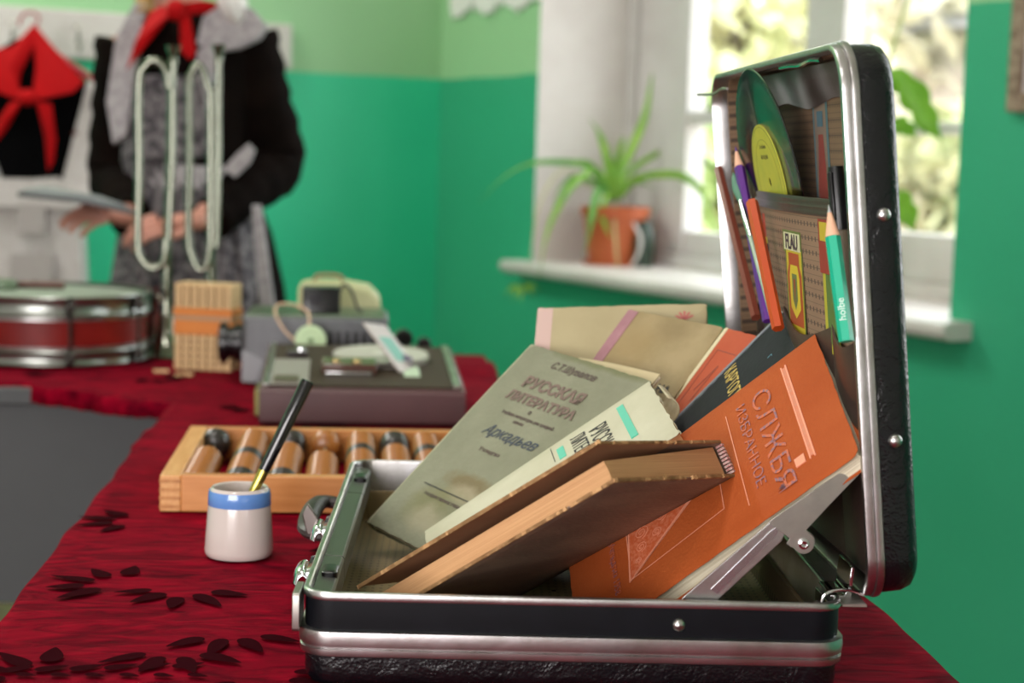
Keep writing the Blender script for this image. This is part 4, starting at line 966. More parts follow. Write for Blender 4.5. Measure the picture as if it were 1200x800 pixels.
# ================================================================ projector
PY = 2.36
pl = aty(283, 450, PY); pr = aty(455, 440, PY+.02)
PFm = T((pl.x, PY, .0)) @ R(5)
pw = (pr.x-pl.x); ph_ = aty(350, 372, PY).z
pj = thing('slide_projector', 'grey metal projector with black lens beside the wooden blocks', 'projector', PFm)
mPg = mat('grey_hammertone', '#56575A', .45, .2, c2='#626366', nscale=60, bump=.2)
MB().loft([[(x, y, z) for x, y in rr(0, 0, pw, .15, .008, 3)] for z in (.003, ph_-.004)]+[[(x, y, ph_) for x, y in rr(.004, .004, pw-.004, .146, .006, 3)]]).build('housing', mPg, pj, bevel=.001)
MB().box(.006, .006, ph_, pw-.006, .144, ph_+.002).build('top_plate', mat('greenish_top', '#5F6E58', .35, .4), pj, smooth=False)
for k in range(6): MB().box(pw-.085+k*.012, -.0012, ph_*.55, pw-.078+k*.012, .001, ph_*.8).build('vent_slot', M_black, pj, smooth=False)
lz = ph_*.55
ln_ = MB().lathe([(.022, 0), (.026, .004), (.026, .014), (.022, .016), (.022, .022), (.029, .024), (.029, .034), (.024, .036), (.021, .036), (.019, .020), (.0005, .018)], 32, T((0, .05, lz)) @ R(-90, 'Y')).build('lens', M_black, pj)
MB().loft([[(x, -.0005, z) for x, z in ((.0, .004), (.02, .004), (.03, .035), (.0, .05))], [(x, .003, z) for x, z in ((.0, .004), (.02, .004), (.03, .035), (.0, .05))]]).build('side_plate', mat('light_grey_plate', '#77787A', .4, .4), pj, smooth=False)
for fx in (.02, pw-.02):
    for fy in (.02, .13): MB().lathe([(.008, 0), (.008, .0032)], 12, T((fx, fy, 0))).build('foot', M_black, pj)
# pale green reel with its cord, hanging in front of the projector
rp = aty(364, 399, PY-.030)
t = thing('film_reel', 'pale green disc with cream cord hanging before the projector', 'reel', T(rp) @ R(8) @ R(80, 'X'))
MB().lathe([(.004, -.003), (.0205, -.003), (.0215, -.001), (.0215, .001), (.0205, .003), (.013, .0032), (.012, .002), (.004, .002)], 40).build('disc', mat('pale_green_plastic', '#B9CFA4', .4), t)
MB().lathe([(.0035, -.0034), (.0035, .0044), (.0003, .0046)], 16).build('centre_pin', mat('green_pin', '#5D7A4C', .4), t)
cpts = [aty(x, y, Y) for x, y, Y in ((362, 384, PY-.028), (361, 366, PY-.010), (345, 357, PY+.01), (326, 357, PY+.005), (323, 368, PY-.014), (334, 388, PY-.024), (352, 404, PY-.030))]
inv_ = t.matrix_world.inverted()
MB().tube([inv_ @ p for p in smoothpts(cpts, 8)], .0018, 8).build('cord', mat('cream_cord', '#C9A98C', .6), t)
# black box on the projector
bq = aty(355, 366, PY+.06)
t = thing('transformer', 'small black box standing on top of the grey projector', 'box', T((bq.x, PY+.05, ph_+.0022)) @ R(8))
MB().loft([ring(0, 0, .054, .045, .004, 0, 3), ring(0, 0, .054, .045, .004, .033, 3), ring(.002, .002, .052, .043, .003, .036, 3)]).build('case', M_black, t)
MB().lathe([(.010, 0), (.0095, .002), (.0003, .0022)], 20, T((.018, 0, .019)) @ R(90, 'X')).build('dial', mat('grey_dial', '#2B2B30', .2), t)
kp = [(.053, .02, .03), (.060, .015, .040), (.070, .01, .030), (.078, .0, .008), (.085, -.005, .003)]
MB().tube(smoothpts(kp, 6), .0022, 8).build('cable', M_black, t)
# cream rounded case behind the projector
cq = aty(352, 350, PY+.20)
t = thing('cream_case', 'cream rounded case standing behind the grey projector', 'case', T((cq.x-.005, PY+.18, 0)) @ R(5))
cw = aty(452, 350, PY+.22).x-cq.x; chh = aty(390, 331, PY+.2).z
pts = [(0, 0), (cw+.004, 0), (cw, chh*.82), (cw*.86, chh*.95), (cw*.55, chh), (cw*.2, chh), (.004, chh*.97)]
MB().loft([[(x, y, z) for x, z in pts] for y in (0, .10)]).build('body', mat('cream_bakelite', '#C9C79A', .45, c2='#B8B88A', nscale=8), t, bevel=.006)
MB().tube(smoothpts([(cw*.2, .05, chh-.002), (cw*.25, .05, chh+.008), (cw*.5, .05, chh+.008), (cw*.55, .05, chh-.002)], 6), .003, 8).build('carry_handle', mat('brownish_handle', '#8A7A58', .5), t)
# black binocular shape with pale box at the right
eq = atz(462, 418, 0); EY = 2.50
t = thing('eyepiece', 'black eyepiece on the pale box right of the projector', 'eyepiece', T((aty(480, 412, EY).x, EY, 0)) @ R(10))
zt_ = aty(480, 392, EY).z
MB().box(-.012, -.01, 0, .028, .05, aty(480, 405, EY).z-.004).build('pale_body', mat('pale_olive_body', '#8C9078', .5), t, bevel=.004)
for (dx, top, rr_) in ((-.008, aty(468, 386, EY).z, .013), (.022, aty(495, 396, EY).z, .010)):
    MB().lathe([(rr_*.7, -.014), (rr_, -.010), (rr_, .010), (rr_*.7, .014)], 20, T((dx, .01, top-rr_)) @ R(90, 'X')).build('black_tube', M_black, t)
MB().box(-.018, .0, aty(470, 405, EY).z-.014, .030, .03, aty(470, 405, EY).z-.002).build('black_bridge', M_black, t, bevel=.003)

# ================================================================ wooden counting cubes
BY = 2.50
bl_ = aty(203, 433, BY); br_ = aty(273, 433, BY)
BFm = T((bl_.x, BY, 0)) @ R(-9)
bw = br_.x-bl_.x; zT = aty(240, 332, BY).z
zo0, zo1 = aty(240, 391, BY).z, aty(240, 369, BY).z
cb = thing('cube_stack', 'stack of pale wooden counting cubes with an orange layer in the middle', 'blocks', BFm)
mCu = mat('pale_cube_wood', '#CDA876', .5, c2='#D9B98B', nscale=90); mOr = mat('orange_slab', '#C8711F', .45, c2='#D27F2E', nscale=20)
depth = .05
cubeme = None
def cubes(z0, z1, nz, nx):
    global cubeme
    dz = (z1-z0)/nz; dx = bw/nx; ny = 2
    for i in range(nx):
        for k in range(nz):
            for j in range(ny):
                mb = MB(); g_ = .0009
                mb.loft([[(x, y, z) for x, y in rr(g_, g_, dx-g_, depth/ny-g_, .0008, 1)] for z in (g_, dz-g_)])
                key = (nz, nx)
                if key not in cubemesh: o = mb.build('cube', mCu, cb, smooth=False); cubemesh[key] = o
                else: o = cubemesh[key].copy(); COL.objects.link(o); o.parent = cb
                o.location = (i*dx, j*depth/ny, z0+k*dz)
cubemesh = {}
cubes(0, zo0-.001, 5, 7); cubes(zo1+.010, zT, 4, 7)
MB().box(-.0005, -.0005, zo0-.001, bw+.0005, depth+.0005, zo0+.020).build('orange_slab', mOr, cb, bevel=.0008, smooth=False)
MB().box(0, 0, zo0+.020, bw, depth, zo0+.0265).build('brown_slab', mat('brown_slab', '#A98A6A', .5), cb, bevel=.0006, smooth=False)
MB().box(-.0005, -.0005, zo0+.0265, bw+.0005, depth+.0005, zo1+.010).build('orange_slab', mOr, cb, bevel=.0006, smooth=False)
for i, (px, py, a, L) in enumerate(((189, 437, 10, .022), (212, 441, 50, .018), (222, 441, -30, .012))):
    p = atz(px, py, 0)
    o = MB().box(-L/2, -.003, 0, L/2, .003, .004).build('wood_chip', mCu, bevel=.0006, smooth=False); o.matrix_world = T((p.x, p.y, .001)) @ R(a)
    tag(o, ['pale wood chip on the cloth, farthest left by the drum', 'long pale wood chip just below the wooden cubes', 'short pale wood chip beside the cubes'][i], 'wood chip')

# ================================================================ drum
DR = .150
dc = Vector(((175-600)/FPX*2.62+DR-2*DR+.0, 2.62, .0006)); dc.x = aty(174, 400, 2.62).x-DR
drum = thing('drum', 'red snare drum with chrome hoops at the far left of the cloth', 'drum', T(dc) @ R(12))
zh = aty(60, 350, 2.47).z
mRd = mat('red_pearl_shell', '#660604', .45, c2='#7C0E06', nscale=12, coat=.05, spec=.3)
M_hoop = mat('drum_hoop_chrome', '#8E918C', .28, 1)
MB().lathe([(DR-.006, .020), (DR-.006, zh-.022)], 72, cap=False).build('shell', mRd, drum)
def hoop(z0, z1, nm): MB().lathe([(DR-.007, z0), (DR+.001, z0-.001), (DR+.002, z0+.001), (DR, z0+.004), (DR-.001, (z0+z1)/2), (DR, z1-.004), (DR+.002, z1-.001), (DR+.0005, z1+.001), (DR-.006, z1)], 72, cap=False).build(nm, M_hoop, drum)
hoop(.002, .022, 'bottom_hoop'); hoop(zh-.028, zh-.0, 'top_hoop')
MB().lathe([(DR-.005, .010), (.001, .010)], 64).build('bottom_head', mat('drum_skin', '#8B9486', .5), drum)
MB().lathe([(DR-.005, zh-.006), (DR-.012, zh-.004), (.001, zh-.004)], 64, cap=False).build('drum_head', mat('drum_skin', '#8B9486', .45, c2='#97A092', nscale=6), drum)
MB().lathe([(DR-.004, .0225), (DR-.003, .024), (DR-.003, .028), (DR-.005, .029)], 72, cap=False).build('chrome_ring', M_alu, drum)
MB().lathe([(DR-.005, zh-.035), (DR-.003, zh-.034), (DR-.003, zh-.031), (DR-.005, zh-.0285)], 72, cap=False).build('chrome_ring', M_alu, drum)
for k in range(8):
    a = radians(k*45-77); x, y = (DR+.006)*cos(a), (DR+.006)*sin(a)
    MB().tube([(x, y, .004), (x, y, zh+.002)], .0026, 8).build('tension_rod', mat('dark_steel', '#3A3632', .35, .7), drum)
    for z in (.006, zh-.020): MB().lathe([(.006, 0), (.007, .003), (.007, .012), (.005, .016)], 12, T((x, y, z))).build('lug', mat('dark_steel', '#3A3632', .35, .7), drum)
bq = aty(8, 334, 2.66)
o = MB().lathe([(.020, 0), (.022, .002), (.022, .012), (.019, .016), (.0005, .017)], 28).build('round_tin', mat('green_enamel', '#5C6E55', .4, c2='#66785F', nscale=20)); o.matrix_world = T((bq.x, 2.64, zh-.0035)); tag(o, 'low green tin standing on the drum at the left edge', 'tin')
s0 = aty(62, 329, 2.69); s1 = aty(94, 327, 2.72)
t = thing('drumstick', 'dark brown drumstick lying on the far side of the drum skin', 'drumstick', T((s0.x, 2.68, zh+.0025)) @ R(6) @ R(90, 'Y'))
MB().lathe([(.003, -.10), (.0055, -.06), (.0058, .02)], 12).build('shaft', mat('dark_stick_wood', '#5B3327', .4), t)
MB().lathe([(.0028, -.112), (.0055, -.108), (.0055, -.103), (.003, -.099)], 12).build('tip', mat('dark_stick_wood', '#5B3327', .4), t)
# red flag cloth and tassel beside the bugle
t = thing('red_pennant', 'folded red and white cloth standing between drum and bugles', 'pennant', T((aty(170, 400, 2.78).x, 2.80, 0)))
zz0, zz1 = 0, aty(170, 338, 2.78).z
MB().slab(lambda u, v: (-.014+.03*u, .012*sin(u*9), zz0+(zz1)*v), 10, 6, .002).build('red_cloth', mat('dull_red_cloth', '#7E1A20', .8), t)
MB().slab(lambda u, v: (.016+.014*u*(1.2-v)+.01*(1-v), -.006+.004*sin(u*7), .06+(zz1-.07)*v), 6, 5, .002).build('white_cloth', mat('cream_cloth', '#C9B8A8', .8), t)
MB().lathe([(.004, .055), (.010, .048), (.014, .025), (.017, .0)], 14, T((.022, -.012, .0))).build('tassel', mat('brown_red_tassel', '#6B1F1C', .8), t)

# ================================================================ bugles
mBug = mat('nickel_plate', '#7A7C70', .10, 1)
def bugle(Y, pxs_main, pxs_loop, pxs_lead, label, pbell):
    base = aty(pbell, 382, Y); t = thing('bugle', label, 'bugle', T((base.x, Y, 0)), 'nickel bugles standing on the cloth')
    o0 = Vector((base.x, Y, 0))
    def P(l, dy): return [aty(x, y, Y+dy)-o0 for x, y in l]
    rt_ = .0065
    main = P(pxs_main, 0); n = 30
    mp_ = smoothpts(main, 10); zb = 0.0
    # bell, opening down on the cloth
    MB().tube(mp_, [rt_*(1+.1*k/len(mp_)) for k in range(len(mp_))], 14).build('main_tube', mBug, t)
    e = mp_[-1]
    MB().lathe([(.0075, e.z), (.009, e.z*.80), (.013, e.z*.5), (.021, e.z*.25), (.036, .010), (.046, .002), (.0455, .0012), (.034, .006), (.015, e.z*.3), (.006, e.z*.9)], 32, T((e.x, e.y, 0))).build('bell', mBug, t)
    MB().tube(smoothpts(P(pxs_loop, -.012), 10), rt_*.95, 14).build('loop_tube', mBug, t)
    l_ = P(pxs_lead, -.006); MB().tube(l_, rt_*.8, 12).build('lead_pipe', mBug, t)
    MB().lathe([(.0065, -.002), (.0072, .004), (.0055, .008), (.010, .020), (.0115, .026), (.009, .0262), (.004, .018)], 18, T(l_[0]-Vector((0, 0, .002)))).build('mouthpiece', mBug, t)
    return t
BUY = 2.66
bugle(BUY, [(201, 104), (199, 200), (196, 300), (195, 350)], [(199, 104), (194, 82), (182, 71), (170, 78), (163, 100), (163, 200), (162, 285), (166, 303), (178, 314), (190, 310), (194, 296), (194, 280)], [(203, 72), (202, 180), (198, 280)], 'left nickel bugle with long looped tube standing on its bell', 195)
bugle(BUY+.09, [(247, 100), (247, 200), (247, 300), (247, 340)], [(244, 104), (240, 88), (233, 76), (226, 84), (222, 102), (222, 200), (221, 275), (225, 300), (234, 316), (243, 310), (246, 290)], [(256, 70), (256, 180), (254, 290)], 'right nickel bugle with long looped tube behind the wooden cubes', 249)

# ================================================================ spider plant and second plant
mPot = mat('terracotta_plastic', '#A84E26', .45, c2='#BC6033', nscale=6)
pc = WF.inverted() @ aty(720, 300, 4.72); PC = WF @ Vector((pc.x, .03, SILLZ))
ppx = 4.7/FPX
# put the pot on the sill where the pixel says
s_ = atz(719, 310, SILLZ); PC = Vector((s_.x, s_.y, SILLZ))
k_ = PC.y/FPX
pot = thing('spider_plant', 'spider plant in a terracotta pot on the window sill', 'plant', T(PC))
ph2 = 68*k_
MB().lathe([(.001, 0), (27*k_, 0), (30*k_, .004), (37*k_, ph2*.82), (40*k_, ph2*.83), (41*k_, ph2), (38*k_, ph2), (36*k_, ph2*.8), (.001, ph2*.8)], 40).build('pot', mPot, pot)
MB().lathe([(.001, -.0), (36*k_, .001), (37*k_, .010), (35*k_, .010), (34*k_, .004), (.001, .004)], 32).build('saucer', mPot, pot)
MB().lathe([(.001, ph2*.84), (35*k_, ph2*.82)], 24).build('soil', mat('soil', '#3B2A1E', .9, bump=1), pot)
mLf = mat('spider_leaf', '#8DB83A', .45, c2='#5E9A32', nscale=14); mLfd = mat('spider_leaf_dark', '#3F8A3A', .45, c2='#6FA845', nscale=14)
def leaf(par, pts, wd, m, ybase, name='leaf', n=8, tip=.15):
    """pts in pixels with a depth offset"""
    P = [aty(x, y, ybase+dy)-par.matrix_world.translation for x, y, dy in pts]; S_ = smoothpts(P, n); N_ = len(S_); vs = []; fs = []
    for i, p in enumerate(S_):
        t_ = (S_[min(i+1, N_-1)]-S_[max(i-1, 0)]).normalized(); sd = t_.cross(Vector((0, 1, .25))).normalized()
        u = i/(N_-1); ww = wd*(.55+.45*sin(pi*min(1, u*1.3)))*(1 if u < .6 else max(tip, (1-u)/.4))
        dn = sd.cross(t_).normalized()*ww*.22
        vs += [p-sd*ww/2, p+dn, p+sd*ww/2]
    for i in range(N_-1):
        for k in (0, 1): a = 3*i+k; fs.append((a, a+1, a+4, a+3))
    o = MB().add(vs, fs).build(name, m, par, fix=False); sm = o.modifiers.new('s', 'SOLIDIFY'); sm.thickness = .0008; return o
PYb = PC.y
L_ = [([(722, 235, 0), (705, 215, -.02), (690, 195, -.05), (660, 190, -.09), (620, 192, -.14), (590, 208, -.17), (562, 236, -.19)], .018, mLfd),
 ([(718, 232, 0), (700, 200, -.03), (684, 205, -.06), (664, 225, -.09), (645, 262, -.11), (636, 295, -.13), (632, 328, -.13)], .020, mLf),
 ([(716, 235, -.01), (712, 190, .0), (703, 158, .01), (691, 139, .02)], .022, mLf),
 ([(722, 230, 0), (728, 200, 0), (742, 170, .01), (756, 135, .03), (763, 95, .04), (764, 84, .04)], .022, mLf),
 ([(720, 230, 0), (722, 195, .02), (730, 165, .03), (733, 160, .03)], .018, mLf),
 ([(726, 232, 0), (745, 210, -.02), (780, 204, -.05), (805, 209, -.08), (824, 228, -.10), (833, 262, -.11), (833, 272, -.11)], .022, mLf),
 ([(722, 232, 0), (735, 205, .02), (760, 185, .05), (790, 172, .07), (815, 163, .08), (830, 160, .08)], .016, mLf),
 ([(718, 236, -.02), (703, 222, -.05), (695, 245, -.08), (690, 275, -.09), (684, 302, -.09)], .020, mLfd),
 ([(722, 234, -.02), (712, 228, -.05), (706, 250, -.08), (712, 272, -.09), (716, 278, -.09)], .014, mLf),
 ([(718, 232, 0), (695, 214, -.02), (672, 208, -.05), (655, 225, -.08), (648, 250, -.1)], .016, mLfd),
 ([(720, 230, 0), (700, 205, .02), (690, 190, .03), (676, 186, .03)], .016, mLf),
 ([(724, 230, 0), (735, 215, .03), (752, 214, .05), (768, 222, .07)], .014, mLf),
 ([(716, 230, 0), (718, 205, -.02), (712, 180, -.03), (716, 172, -.03)], .02, mLf),
 ([(724, 234, 0), (720, 250, -.07), (722, 290, -.12), (724, 320, -.13), (718, 345, -.13)], .006, mat('runner', '#B9B983', .5))]
for pts, wd, m in L_: leaf(pot, pts, wd, m, PYb)
for (bx, by, dy) in ((612, 338, -.2), (708, 345, -.14)):
    for k, (dx, dyp) in enumerate(((-22, 8), (-12, 16), (14, 10), (20, 2), (-2, 18))):
        leaf(pot, [(bx, by, dy), (bx+dx*.5, by+dyp*.3-4, dy-.01), (bx+dx, by+dyp, dy-.02)], .012, mLf, PYb, 'plantlet_leaf', 5)
leaf(pot, [(700, 225, -.02), (660, 200, -.08), (632, 240, -.17), (622, 300, -.20), (612, 338, -.2)], .005, mat('runner', '#B9B983', .5), PYb, 'runner')
# dark and white bag strap behind the pot
q = atz(752, 313, SILLZ)
t = thing('small_jar', 'dark green jar with white strap behind the plant pot', 'jar', T((q.x+.004, q.y+.02, SILLZ)))
MB().lathe([(.001, 0), (.024, 0), (.028, .01), (.028, .09), (.020, .11), (.018, .12)], 24).build('glass', mat('dark_green_glass', '#2E3F34', .2), t)
MB().tube(smoothpts([(-.03, -.02, .115), (-.012, -.034, .08), (-.014, -.036, .04), (-.03, -.03, .005)], 6), .004, 8).build('strap', M_white, t)
# second plant behind the lid
q = WF.inverted() @ atplane(1012, 330, Pw+oW*.08, oW); q = WF @ Vector((q.x, .08, SILLZ)); k_ = q.y/FPX
p2 = thing('climbing_plant', 'leafy plant on the sill hidden behind the raised lid', 'plant', T(q))
MB().lathe([(.001, 0), (.045, 0), (.06, .10), (.066, .10), (.067, .118), (.060, .118), (.056, .095), (.001, .095)], 32).build('pot', mPot, p2)
Yq = q.y
MB().tube([aty(x, y, Yq+d)-q for x, y, d in smoothpts([(1000, 300, 0), (1010, 200, 0), (1030, 110, .0), (1045, 60, .0), (1066, -5, .0), (1085, -60, 0)], 6)] , .004, 8).build('stem', mat('plant_stem', '#A9B97A', .5), p2)
def broad(pts, w0, nm='leaf'):
    P = [aty(x, y, Yq+d)-q for x, y, d in pts]; S_ = smoothpts(P, 8); N_ = len(S_); vs = []; fs = []
    for i, p in enumerate(S_):
        t_ = (S_[min(i+1, N_-1)]-S_[max(i-1, 0)]).normalized(); sd = t_.cross(Vector((0, 1, .2))).normalized(); u = i/(N_-1)
        ww = w0*(.25+sin(pi*min(1, u*.9+.12)))*(.8+.35*abs(sin(u*11)))*(1 if u < .85 else (1-u)/.15+.05)
        vs += [p-sd*ww/2+Vector((0, -.006, 0)), p, p+sd*ww/2+Vector((0, -.006, 0))]
    for i in range(N_-1):
        for k in (0, 1): a = 3*i+k; fs.append((a, a+1, a+4, a+3))
    o = MB().add(vs, fs).build(nm, mat('broad_leaf', '#63A51F', .45, c2='#7DBB2A', nscale=10), p2, fix=False); sm = o.modifiers.new('s', 'SOLIDIFY'); sm.thickness = .0008
broad([(1035, 90, -.02), (1058, 98, -.04), (1075, 120, -.05), (1088, 145, -.06), (1104, 165, -.06)], .045)
broad([(1030, 150, -.02), (1050, 146, -.03), (1064, 152, -.03), (1072, 162, -.03)], .028)
broad([(1030, 230, -.02), (1048, 236, -.03), (1062, 250, -.03), (1070, 272, -.03)], .045)
broad([(1020, 180, 0), (990, 150, .0), (960, 160, -.01), (930, 190, -.02)], .045)

# ================================================================ uniform on a hanger
mApr = mat('white_cotton', '#C9C4C2', .85, c2='#BDB6B4', nscale=50, bump=.4, bscale=200)
mRed = mat('red_silk', '#A00208', .75, c2='#B0040A', nscale=8, spec=.15)
mBlk = mat('black_wool', '#050506', .9, spec=.05)
UY = 4.22
un = thing('hanging_uniform', 'white apron over black dress on a hanger with red neckerchief', 'clothes', T((aty(30, 100, UY).x, UY, 0)))
UO = un.matrix_world.translation
def flat(par, pts, dep, m, name, y0=0, Y=None, puff=.0, O=None, bev=.004, **kw):
    Y = Y or UY; O = O or par.matrix_world.translation
    P = [aty(x, y, Y+y0)-O for x, y in pts]; c = sum(P, Vector())/len(P)
    rings = []
    for s_, d in ((.90, -dep*.5-puff), (.97, -dep*.5), (1, 0), (.97, dep*.5), (.9, dep*.5+puff)): rings.append([(c.x+(p.x-c.x)*s_, p.y+d, c.z+(p.z-c.z)*s_) for p in P])
    return MB().loft(rings).build(name, m, par, **kw)
flat(un, [(-60, 90), (20, 45), (38, 45), (100, 92), (118, 150), (108, 215), (75, 220), (5, 222), (-70, 200)], .05, mBlk, 'black_bodice')
flat(un, [(-70, 330), (-60, 200), (5, 210), (75, 205), (100, 280), (108, 440), (-70, 440)], .07, mApr, 'apron_skirt')
flat(un, [(60, 215), (76, 212), (106, 95), (135, 92), (133, 170), (118, 210), (112, 240), (60, 238)], .06, mApr, 'apron_strap', y0=-.02)
flat(un, [(18, 215), (4, 212), (-30, 110), (-60, 110), (-70, 200), (-60, 240), (18, 238)], .06, mApr, 'apron_strap', y0=-.02)
flat(un, [(-60, 208), (70, 210), (112, 225), (112, 245), (-60, 240)], .03, mApr, 'waistband', y0=-.045)
flat(un, [(22, 238), (54, 238), (54, 274), (20, 274)], .01, mat('grey_pocket_cotton', '#A8A19F', .85), 'pocket', y0=-.055)  # pockets of a greyer cotton than the apron
flat(un, [(12, 296), (64, 296), (62, 330), (10, 330)], .01, mat('grey_pocket_cotton', '#A8A19F', .85), 'pocket', y0=-.055)
MB().tube([aty(x, y, UY)-UO for x, y, in [(38, 40), (34, 36), (44, 28), (46, 20), (38, 14), (28, 16), (22, 26), (24, 30)]], .0035, 8).build('hanger_hook', mat('pink_red_hook', '#A83A48', .35), un)
MB().tube([aty(x, y, UY)-UO for x, y, in [(-50, 95), (34, 42), (112, 95)]], .008, 8).build('hanger', mat('pink_red_hook', '#A83A48', .35), un)
MB().lathe([(.0005, 0), (.006, .001), (.006, .003), (.0005, .004)], 14, T(aty(88, 156, UY-.06)-UO) @ R(90, 'X')).build('button', mat('brown_button', '#5A3028', .4), un)
def tri_cloth(par, pts, Y, m, name, th=.006):
    O = par.matrix_world.translation
    P = [aty(x, y, Y+d)-O for x, y, d in pts]; n = len(P)
    c = sum(P, Vector())/n; mb = MB()
    mb.add([tuple(p) for p in P]+[tuple(c+Vector((0, -.012, 0)))]+[tuple(p+Vector((0, th, 0))) for p in P]+[tuple(c+Vector((0, th, 0)))],
           [(k, (k+1) % n, n) for k in range(n)]+[(n+1+(k+1) % n, n+1+k, 2*n+1) for k in range(n)]+[(k, n+1+k, n+1+(k+1) % n, (k+1) % n) for k in range(n)])
    return mb.build(name, m, par)
k1 = tri_cloth(un, [(40, 28, -.04), (60, 52, -.06), (98, 95, -.07), (85, 108, -.08), (45, 116, -.09), (37, 118, -.09), (42, 80, -.06), (40, 52, -.05)], UY, mRed, 'neckerchief')
tri_cloth(un, [(40, 28, -.04), (40, 52, -.05), (24, 84, -.06), (20, 104, -.08), (28, 118, -.09), (8, 112, -.08), (-20, 100, -.07), (-22, 60, -.06), (14, 55, -.05)], UY, mRed, 'neckerchief')
MB().lathe([(.002, -.022), (.016, -.015), (.020, 0), (.016, .015), (.002, .022)], 16, T(aty(32, 114, UY-.1)-UO) @ R(90, 'Y')).build('neckerchief_knot', mRed, un)
tri_cloth(un, [(42, 118, -.1), (60, 122, -.09), (65, 165, -.08), (62, 190, -.07), (56, 200, -.07), (52, 160, -.08)], UY, mRed, 'neckerchief_end')
tri_cloth(un, [(26, 118, -.1), (12, 120, -.09), (-2, 140, -.08), (-8, 170, -.07), (8, 150, -.08)], UY, mRed, 'neckerchief_end')

# ================================================================ the person in the dark dress
PYp = 3.45
pe = thing('person', 'person in dark brown dress, grey lace apron and red neckerchief holding a grey folder', 'person', T((aty(228, 200, PYp).x, PYp, TZ)))
PO = pe.matrix_world.translation
def skin(chain_list, name, m, par, sub=2):
    vs = []; es = []; rs = []
    for ch in chain_list:
        last = None
        for it in ch:
            if isinstance(it, int): last = it; continue
            p, r_ = it; vs.append(p); rs.append(r_); i = len(vs)-1
            if last is not None: es.append((last, i))
            last = i
    me = bpy.data.meshes.new(name); me.from_pydata([tuple(v) for v in vs], es, []); me.materials.append(m)
    o = bpy.data.objects.new(name, me); COL.objects.link(o)
    sk = o.modifiers.new('skin', 'SKIN'); sk.use_smooth_shade = True
    for i, r_ in enumerate(rs):
        d = me.skin_vertices[0].data[i]; d.radius = r_ if isinstance(r_, tuple) else (r_, r_); d.use_root = (i == 0)
    sb = o.modifiers.new('sub', 'SUBSURF'); sb.levels = sub; sb.render_levels = sub
    bpy.context.view_layer.update(); dg = bpy.context.evaluated_depsgraph_get(); ev = o.evaluated_get(dg)
    m2 = bpy.data.meshes.new_from_object(ev); bpy.data.objects.remove(o); m2.shade_smooth() if hasattr(m2, 'shade_smooth') else None
    if not m2.materials: m2.materials.append(m)
    o = bpy.data.objects.new(name, m2); COL.objects.link(o); o.parent = par; return o
def pp(px, py, dy=0): return aty(px, py, PYp+dy)-PO
mSkin = mat('skin', '#C48A78', .5, c2='#B97F6E', nscale=8)
nk = pp(205, -5); sh = .165
shoL = pp(298, 48, .0); shoR = pp(140, 52, .0)
hip = pp(232, 285, .02)
elL = pp(322, 190, .03); wrL = pp(232, 258, -.20)
elR = pp(136, 205, .02); wrR = pp(150, 256, -.17)
head = nk+Vector((0, -.01, .17)); foot = -0.0
kl = Vector((hip.x+.08, .02, .43)); kr = Vector((hip.x-.08, .0, .43))
handL = pp(206, 262, -.22); handR = pp(112, 262, -.21)
body = skin([[(hip, (.12, .08)), (pp(228, 210), (.095, .07)), (pp(224, 130), (.10, .075)), (pp(218, 60), (.09, .06)), (nk, .045), (nk+Vector((0, -.005, .07)), .047)],
             [3, (shoL, .040), (elL, .034), (wrL, .024)],
             [3, (shoR, .040), (elR, .034), (wrR, .024)],
             [0, (Vector((hip.x+.08, .02, .78)), .085), (kl, .055), (Vector((hip.x+.08, .03, .08)), .035), (Vector((hip.x+.08, -.10, .03)), .032)],
             [0, (Vector((hip.x-.08, .02, .78)), .085), (kr, .055), (Vector((hip.x-.08, .03, .08)), .035), (Vector((hip.x-.08, -.10, .03)), .032)]], 'body', mSkin, pe)
# head above the frame
hd = MB(); hc = head
def hsec(z, rx, ry, oy=0): return [(hc.x+rx*cos(2*pi*k/24), hc.y+oy+ry*sin(2*pi*k/24)*(1.08 if sin(2*pi*k/24) > 0 else .95), hc.z+z) for k in range(24)]
hd.loft([hsec(-.115, .02, .02, -.05), hsec(-.105, .040, .045, -.03), hsec(-.075, .058, .070, -.012), hsec(-.03, .070, .086), hsec(.02, .076, .094), hsec(.06, .074, .092), hsec(.10, .055, .07), hsec(.122, .02, .025)])
hd.loft([[(hc.x+x, hc.y+y, hc.z+z) for x, y, z in r_] for r_ in ([(-.008, -.075, .02), (.008, -.075, .02), (.004, -.08, .03)], [(-.014, -.083, -.030), (.014, -.083, -.030), (0, -.108, -.022)], [(-.010, -.08, -.038), (.010, -.08, -.038), (0, -.09, -.036)])])
hd.build('head', mSkin, pe)
for s_ in (-1, 1):
    MB().lathe([(.0005, -.012), (.010, -.006), (.012, 0), (.010, .006), (.0005, .012)], 12, T((hc.x+s_*.030, hc.y-.078, hc.z+.005))).build('eye', mat('eye_white', '#E8E4E0', .2), pe)
    MB().lathe([(.0005, -.016), (.013, -.004), (.014, .010), (.006, .022)], 12, T((hc.x+s_*.077, hc.y+.0, hc.z-.005))).build('ear', mSkin, pe)
MB().tube([(hc.x-.022, hc.y-.077, hc.z-.062), (hc.x, hc.y-.084, hc.z-.064), (hc.x+.022, hc.y-.077, hc.z-.062)], [.003, .006, .003], 8).build('mouth', mat('lips', '#A8605A', .5), pe)
mHair = mat('dark_blonde_hair', '#A88345', .5, c2='#8A6A34', nscale=80, stretch=(1, 1, .1))
